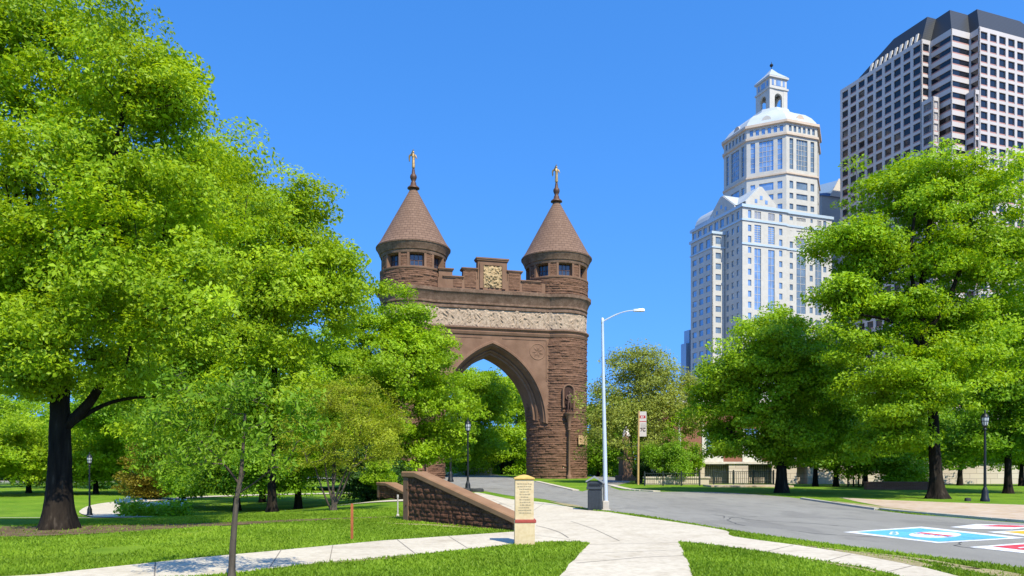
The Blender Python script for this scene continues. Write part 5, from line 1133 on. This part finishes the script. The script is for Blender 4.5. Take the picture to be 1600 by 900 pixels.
# sapling close to the camera
b = at(361, 905); b[2] = 0
tree('sapling', 'slim grey sapling with sage leaves growing from the lawn strip beside the near path', 'tree', b, tpts(b, (.02, .03, .55), (.06, .05, 1.1), (.12, .06, 1.5), (.16, .1, 2.3)), .05,
     [(380, 600, 10.3, 110, 45), (300, 640, 10.2, 75, 60), (420, 650, 10.1, 80, 60), (360, 690, 10.2, 95, 50), (470, 620, 10.4, 40, 40), (270, 590, 10.3, 45, 40), (245, 650, 10.2, 40, 36), (430, 705, 10.1, 60, 34), (300, 715, 10.1, 50, 34), (490, 660, 10.4, 30, 30)],
     185, 13, .10, .2, M['l_sap'], M['barkg'], 13, flat_=.8, wd=.42, limbs=[([b + (.08, .05, 1.15), b + (.3, .0, 1.32), b + (.62, -.05, 1.56)], .016), ([b + (.05, .05, 1.0), b + (.12, -.02, 1.2), b + (.2, -.04, 1.5)], .02), ([b + (.1, .05, 1.3), b + (-.1, 0, 1.6), b + (-.4, 0, 1.9)], .018)], up=.25, shell=.6, flare=.4, sides=12, rtip=.0035)
# airy multi-stemmed shrub
b = at(520, 803, 26); st = []
for px, py, r in ((492, 730, .045), (505, 700, .05), (545, 725, .05), (560, 700, .045), (525, 690, .05)): q = P(px, py, 26); st.append(([b + (rs.randn() * .1, 0, -.1), b + (q - b) * .5 + (rs.randn() * .06, 0, -.1), q], r))
tree('ornamental_tree', 'airy yellow green tree with several pale stems left of the rust stake', 'tree', b, tpts(b, (.0, 0, .7), (.06, .1, 1.4), (0, .1, 2.4)), .06,
     [(540, 660, 26, 80, 55), (590, 650, 26, 50, 40), (500, 690, 26, 55, 50), (545, 620, 26, 60, 40), (470, 650, 26.4, 40, 50), (600, 690, 25.8, 35, 28)],
     360, 52, .075, .33, M['l_yel'], M['barkg'], 14, flat_=.45, stems=st, flare=.2, sides=10, rtip=.006)
# tree before the left tower of the arch
b = at(612, 772, 46)
tree('maple_tree', 'dense bright green tree covering the left tower of the memorial arch', 'tree', b, tpts(b, (0, 0, 2), (.1, .1, 5), (0, .2, 9)), .3,
     [(618, 490, 46, 48, 45), (650, 500, 45.5, 32, 42), (560, 520, 46, 52, 55), (615, 570, 45, 85, 70), (668, 610, 45.5, 58, 70), (560, 630, 46, 80, 80), (690, 670, 46, 40, 52), (620, 690, 45, 80, 55), (530, 590, 47, 70, 70), (668, 545, 45.6, 44, 34), (540, 700, 46, 70, 45)],
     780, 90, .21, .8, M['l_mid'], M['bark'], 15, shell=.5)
# trees at the right of the road
b = at(1221, 770)
tree('linden_tree', 'round bright green tree with a low left limb beside the dark railing', 'tree', b, tpts(b, (0, 0, 1.0), (.02, .1, 2.2), (-.1, .15, 4.5), (-.1, .2, 8)), .33,
     [(1200, 530, 42, 70, 58), (1150, 590, 42, 62, 60), (1240, 590, 41, 75, 75), (1130, 640, 42, 42, 45), (1190, 650, 40.5, 90, 45), (1275, 650, 42, 75, 55), (1215, 500, 42, 32, 34), (1285, 560, 43, 45, 50), (1120, 580, 43, 28, 40), (1150, 690, 41, 50, 24), (1262, 695, 41, 60, 26), (1310, 690, 42, 40, 36)],
     720, 100, .20, .75, M['l_mid'], M['bark'], 16, limbs=[([b + (0, 0, 1.7), b + (-.9, 0, 2.3), b + (-1.9, 0, 2.7), b + (-3.0, .1, 3.6)], .16)], flare=.35, sides=22, shell=.5)
b = at(1464, 779)
tree('elm_tree', 'tallest right hand tree with leaning dark trunk beside the lawn street lamp', 'tree', b, tpts(b, (-.1, 0, 2.0), (-.2, 0, 4.2), (-.5, .1, 7.0), (-.6, .2, 9.5), (-.2, .2, 13)), .28,
     [(1430, 290, 35, 75, 60), (1500, 300, 35, 80, 70), (1375, 310, 35, 40, 45), (1330, 380, 35, 65, 50), (1440, 390, 34, 85, 55), (1560, 360, 35, 85, 85), (1310, 450, 35, 50, 35), (1390, 470, 34.5, 75, 32), (1340, 520, 34.4, 70, 42), (1440, 570, 33.6, 80, 65), (1385, 620, 34, 75, 45), (1560, 500, 35, 95, 85), (1480, 520, 35.5, 60, 60), (1400, 680, 34.6, 70, 30), (1590, 270, 36, 40, 40)],
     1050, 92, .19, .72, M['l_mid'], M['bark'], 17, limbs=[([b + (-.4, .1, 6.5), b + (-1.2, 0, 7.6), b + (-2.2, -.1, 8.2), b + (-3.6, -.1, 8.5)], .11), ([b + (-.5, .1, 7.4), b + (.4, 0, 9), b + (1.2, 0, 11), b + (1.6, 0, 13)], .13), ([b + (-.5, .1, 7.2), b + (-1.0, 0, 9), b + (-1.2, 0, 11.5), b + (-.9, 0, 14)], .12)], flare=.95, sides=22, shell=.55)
b = at(1575, 770, 40)
tree('elm_tree', 'deep green tree at the edge behind the lawn street lamp', 'tree', b, tpts(b, (0, 0, 2), (.1, .1, 5), (0, .2, 9)), .2,
     [(1560, 600, 40, 75, 85), (1630, 560, 40, 90, 110), (1540, 690, 40, 70, 40), (1600, 680, 40, 80, 50), (1530, 530, 41, 45, 60), (1650, 420, 40, 80, 100)],
     430, 105, .22, .85, M['l_deep'], M['bark'], 18, shell=.5)
# olive tree and willow-like bush right of the arch
b = at(1000, 762, 63); st = []
for px, py, r in ((985, 660, .09), (1010, 640, .1), (960, 690, .08), (1030, 670, .08)): q = P(px, py, 63); st.append(([b + (rs.randn() * .2, 0, -.1), b + (q - b) * .5 + (rs.randn() * .2, 0, 0), q], r))
tree('olive_tree', 'thin leaved olive coloured tree behind the bus sign, branches showing through', 'tree', b, tpts(b, (0, 0, 2), (.1, 0, 4.5), (.1, 0, 8)), .14,
     [(1000, 560, 63, 45, 38), (960, 600, 63, 40, 45), (1030, 600, 63, 52, 55), (990, 650, 62, 60, 50), (1060, 650, 63, 40, 45), (950, 670, 63, 30, 50), (1075, 600, 64, 30, 40)],
     520, 50, .22, .95, M['l_olive'], M['barkg'], 19, flat_=.5, stems=st, flare=.2, shell=.55)
b = at(1042, 760, 58)
tree('willow_bush', 'small soft green tree with drooping crown on the railed grass', 'tree', b, tpts(b, (-.1, 0, .8), (.0, 0, 1.6), (.1, 0, 2.6)), .11,
     [(1060, 715, 58, 38, 26), (1040, 700, 58, 25, 25), (1080, 728, 57.6, 25, 15)], 150, 90, .16, .5, M['l_deep'], M['barkg'], 20, flat_=.7, flare=.2, sides=10)
# ---- background trees
def bg_tree(label, px, pyb, Y, lobes, n, lmat, seed, lp=70, L=.3, cr=1.1, r0=.25, name='background_tree', bm='bark', group='trees standing farther back in the park'):
    b = at(px, pyb, Y); zt = max(P(0, l[1], l[2])[2] for l in lobes) - b[2]; h = max(1.2, zt * .75)
    return tree(name, label, 'tree', b, tpts(b, (0, 0, h * .3), (.1, .1, h * .6), (0, .1, h)), r0, lobes, n, lp, L, cr, M[lmat], M[bm], seed, group=group, sides=10, flare=.3, shell=.55)
bg_tree('light green tree at the left edge behind the dark trunk', -20, 775, 66, [(-20, 690, 66, 80, 65), (40, 700, 66, 50, 60), (-90, 660, 66, 70, 80)], 260, 'l_oak', 31)
bg_tree('pale green round tree between the left edge and the thick trunk', 45, 772, 74, [(50, 690, 74, 60, 55), (20, 730, 73, 50, 34)], 170, 'l_mid', 32)
bg_tree('leafy tree on the slope behind the slim left lamp', 150, 770, 72, [(150, 690, 72, 70, 55), (120, 725, 71, 60, 38), (190, 710, 71, 40, 50)], 260, 'l_mid', 33)
bg_tree('dark tree high behind the left lamp and path', 60, 775, 100, [(60, 640, 100, 110, 50), (-60, 640, 100, 90, 60), (180, 630, 100, 80, 60)], 210, 'l_deep', 34, L=.42, cr=1.6)
bg_tree('spreading tree far behind the left lamp, filling the sky under the boughs', 100, 775, 88, [(0, 640, 88, 60, 50), (100, 660, 88, 70, 55), (200, 640, 88, 70, 60), (280, 660, 88, 70, 60)], 320, 'l_mid', 48, L=.4, cr=1.4)
bg_tree('full green tree between the second spreading crown and the airy tree', 410, 785, 56, [(400, 620, 56, 80, 60), (340, 640, 56, 60, 60), (480, 620, 56, 70, 60), (520, 680, 55, 50, 50), (430, 690, 55, 80, 45)], 420, 'l_mid', 49, L=.28, cr=1.1)
bg_tree('leafy green tree on the slope between the trunk and the sapling', 215, 782, 66, [(200, 640, 66, 70, 50), (260, 620, 66, 60, 55), (150, 640, 67, 50, 50)], 300, 'l_deep', 50, L=.3, cr=1.2)
bg_tree('tall tree standing far behind the two spreading crowns, closing the view below them', 330, 778, 82, [(230, 580, 82, 80, 50), (320, 560, 82, 80, 55), (420, 550, 82, 80, 60), (510, 550, 82, 60, 60), (300, 640, 81, 90, 50), (450, 640, 81, 90, 50)], 460, 'l_deep', 51, L=.38, cr=1.4)
bg_tree('bronze green conical bush beside the winding path', 228, 776, 60, [(232, 735, 60, 30, 34), (230, 700, 60, 22, 34), (240, 758, 59.6, 36, 16), (228, 690, 59, 18, 22), (236, 715, 59, 28, 26)], 280, 'l_brown', 35, lp=90, L=.2, cr=.75, r0=.12, name='conical_bush', group=None)
bg_tree('mid green tree right of the bronze bush behind the sapling', 285, 785, 50, [(285, 700, 50, 50, 55), (260, 660, 50, 50, 40), (310, 745, 49, 45, 30)], 230, 'l_deep', 36, L=.24, cr=.95)
bg_tree('shady tree behind the sapling stem', 370, 785, 46, [(370, 700, 46, 65, 55), (420, 735, 45, 50, 35), (330, 735, 46, 40, 35)], 260, 'l_deep', 37, L=.22, cr=.9)
bg_tree('shady tree with dark trunk between the sapling and the airy tree', 466, 785, 47, [(470, 700, 48, 60, 50), (450, 650, 49, 70, 60), (440, 745, 47, 40, 22)], 230, 'l_deep', 38, L=.22, cr=.9)
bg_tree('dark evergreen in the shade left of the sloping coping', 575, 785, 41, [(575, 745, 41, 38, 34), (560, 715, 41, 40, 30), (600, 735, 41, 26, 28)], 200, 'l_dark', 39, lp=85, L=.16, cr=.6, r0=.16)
bg_tree('small bright bush hanging over the low dark cheek wall', 592, 775, 39, [(598, 728, 39, 22, 16), (588, 742, 39, 18, 14)], 60, 'l_mid', 40, lp=80, L=.15, cr=.5, r0=.08, group=None, name='bush')
bg_tree('tall tree seen through the left half of the arch opening', 730, 749, 100, [(735, 610, 100, 45, 55), (720, 680, 99, 50, 55), (760, 640, 100, 40, 50)], 300, 'l_mid', 41, L=.42, cr=1.6)
bg_tree('leafy tree seen in the middle of the arch opening', 785, 748, 112, [(785, 620, 112, 42, 50), (790, 690, 110, 48, 45), (765, 575, 114, 26, 22), (740, 700, 110, 40, 40)], 300, 'l_mid', 42, L=.45, cr=1.7)
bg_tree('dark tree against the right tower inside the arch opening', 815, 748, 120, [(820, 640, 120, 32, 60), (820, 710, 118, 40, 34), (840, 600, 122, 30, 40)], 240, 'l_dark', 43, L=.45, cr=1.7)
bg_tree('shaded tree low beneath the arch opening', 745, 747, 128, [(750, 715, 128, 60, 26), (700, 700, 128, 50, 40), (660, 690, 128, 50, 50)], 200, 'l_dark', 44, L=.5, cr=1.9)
bg_tree('green tree just right of the memorial arch', 935, 752, 95, [(940, 650, 95, 24, 60), (950, 700, 94, 34, 40), (925, 700, 96, 20, 40)], 220, 'l_deep', 45, L=.4, cr=1.3)
bg_tree('dim tree behind the statue and olive tree', 985, 752, 104, [(990, 670, 104, 60, 55), (960, 720, 103, 50, 25), (1030, 700, 104, 40, 40)], 240, 'l_deep', 46, L=.45, cr=1.6)
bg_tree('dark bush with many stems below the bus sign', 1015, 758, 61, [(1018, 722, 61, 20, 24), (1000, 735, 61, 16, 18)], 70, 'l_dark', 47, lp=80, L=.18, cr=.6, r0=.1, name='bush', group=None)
for k, (px, pyb, Y, top, lab, lm) in enumerate(((1274, 764, 53, 640, 'thin trunked tree just right of the round bright green tree', 'l_mid'), (1306, 764, 52, 660, 'bent slender tree before the limestone wall', 'l_deep'), (1352, 760, 54, 640, 'stout tree half hidden left of the brown brick wall', 'l_mid'), (1394, 764, 50, 690, 'very thin young tree over the brown brick wall', 'l_mid'), (1436, 764, 51, 640, 'dark straight tree just left of the leaning trunk', 'l_deep'), (1500, 762, 55, 650, 'thin tree right of the leaning trunk', 'l_deep'), (1548, 760, 62, 670, 'tree with pale trunk behind the lawn street lamp', 'l_mid'), (1596, 764, 54, 660, 'tree cut by the right edge of the frame on the lawn', 'l_deep'))):
    bg_tree(lab, px, pyb, Y, [(px, top + 20, Y, 42, 34), (px + 8, top + 52, Y, 46, 22), (px - 14, top + 40, Y + 1, 34, 28)], 130, lm, 60 + k, lp=80, L=.24, cr=.85, r0=.20 if k != 3 else .07)
bg_tree('tall tree behind the lawn right of the leaning trunk', 1530, 755, 75, [(1530, 640, 75, 80, 60), (1600, 600, 75, 80, 90), (1480, 690, 75, 60, 40)], 280, 'l_deep', 70, L=.35, cr=1.4)
bg_tree('broad tree in front of the brick building behind the terrace wall', 1325, 752, 78, [(1330, 640, 78, 70, 60), (1390, 650, 78, 70, 60), (1280, 650, 78, 50, 50), (1440, 680, 78, 60, 40)], 300, 'l_deep', 71, L=.35, cr=1.4)
# far belt of woodland: one mass
rs = np.random.RandomState(5); n = 150000
aa = rs.uniform(-1.0, .16, n); yy = rs.uniform(128, 150, n); xx = aa * yy * 1.0; hh = (4.5 + 5 * fbm(xx * .12, yy * .12, 9)) * np.where(np.abs(xx + 8) < 14, .75, 1)
pts = np.stack([xx, yy, rs.rand(n) ** .8 * hh - .9], -1); nr = rs.randn(n, 3) * .6 + np.array((0, -.3, .8)); nr /= np.linalg.norm(nr, axis=1)[:, None]
V, T, tt = leaf_cards(pts, nr, .65, .6, rs, np.clip(fbm(xx * .3, pts[:, 2] * .6, 12) * 1.2 - .2 + rs.rand(n) * .3, 0, 1)); o = np_mesh('distant_woodland', V, T, M['l_deep'], tint=tt); o['kind'] = 'stuff'
# flowering plants by the path
rs = np.random.RandomState(8)
for k in range(12):
    px = 196 + (k % 6) * 17 + rs.uniform(-4, 4); Y = 41 - (k // 6) * 3 + rs.uniform(-.6, .6); b = at(px, 800, Y); root = thing('flowering_plant', 'leafy white flowered plant in the bed beside the winding path', 'plant', b, 'flowering plants in the bed by the winding path')
    m = 260; h = rs.uniform(.55, .95); p_ = b + np.clip(rs.randn(m, 3), -1.8, 1.8) * np.array((.30, .30, .0)) + np.stack([np.zeros(m), np.zeros(m), rs.rand(m) * h], -1); nr = rs.randn(m, 3) * .5 + np.array((0, -.2, .7)); nr /= np.linalg.norm(nr, axis=1)[:, None]
    V, T, tt = leaf_cards(p_, nr, .17, .5, rs, rs.rand(m)); np_mesh('foliage', V - b, T, M['l_mid'], root, tint=tt)
    m = 26 if k % 3 == 0 else 9; p_ = b + np.clip(rs.randn(m, 3), -1.5, 1.5) * np.array((.22, .22, .06)) + np.array((0, 0, h + .02)); nr = rs.randn(m, 3) * .5 + np.array((0, -.4, .7)); nr /= np.linalg.norm(nr, axis=1)[:, None]
    V, T, tt = leaf_cards(p_, nr, .12, .9, rs, rs.rand(m)); np_mesh('blossom', V - b, T, M['flower'], root, tint=tt)
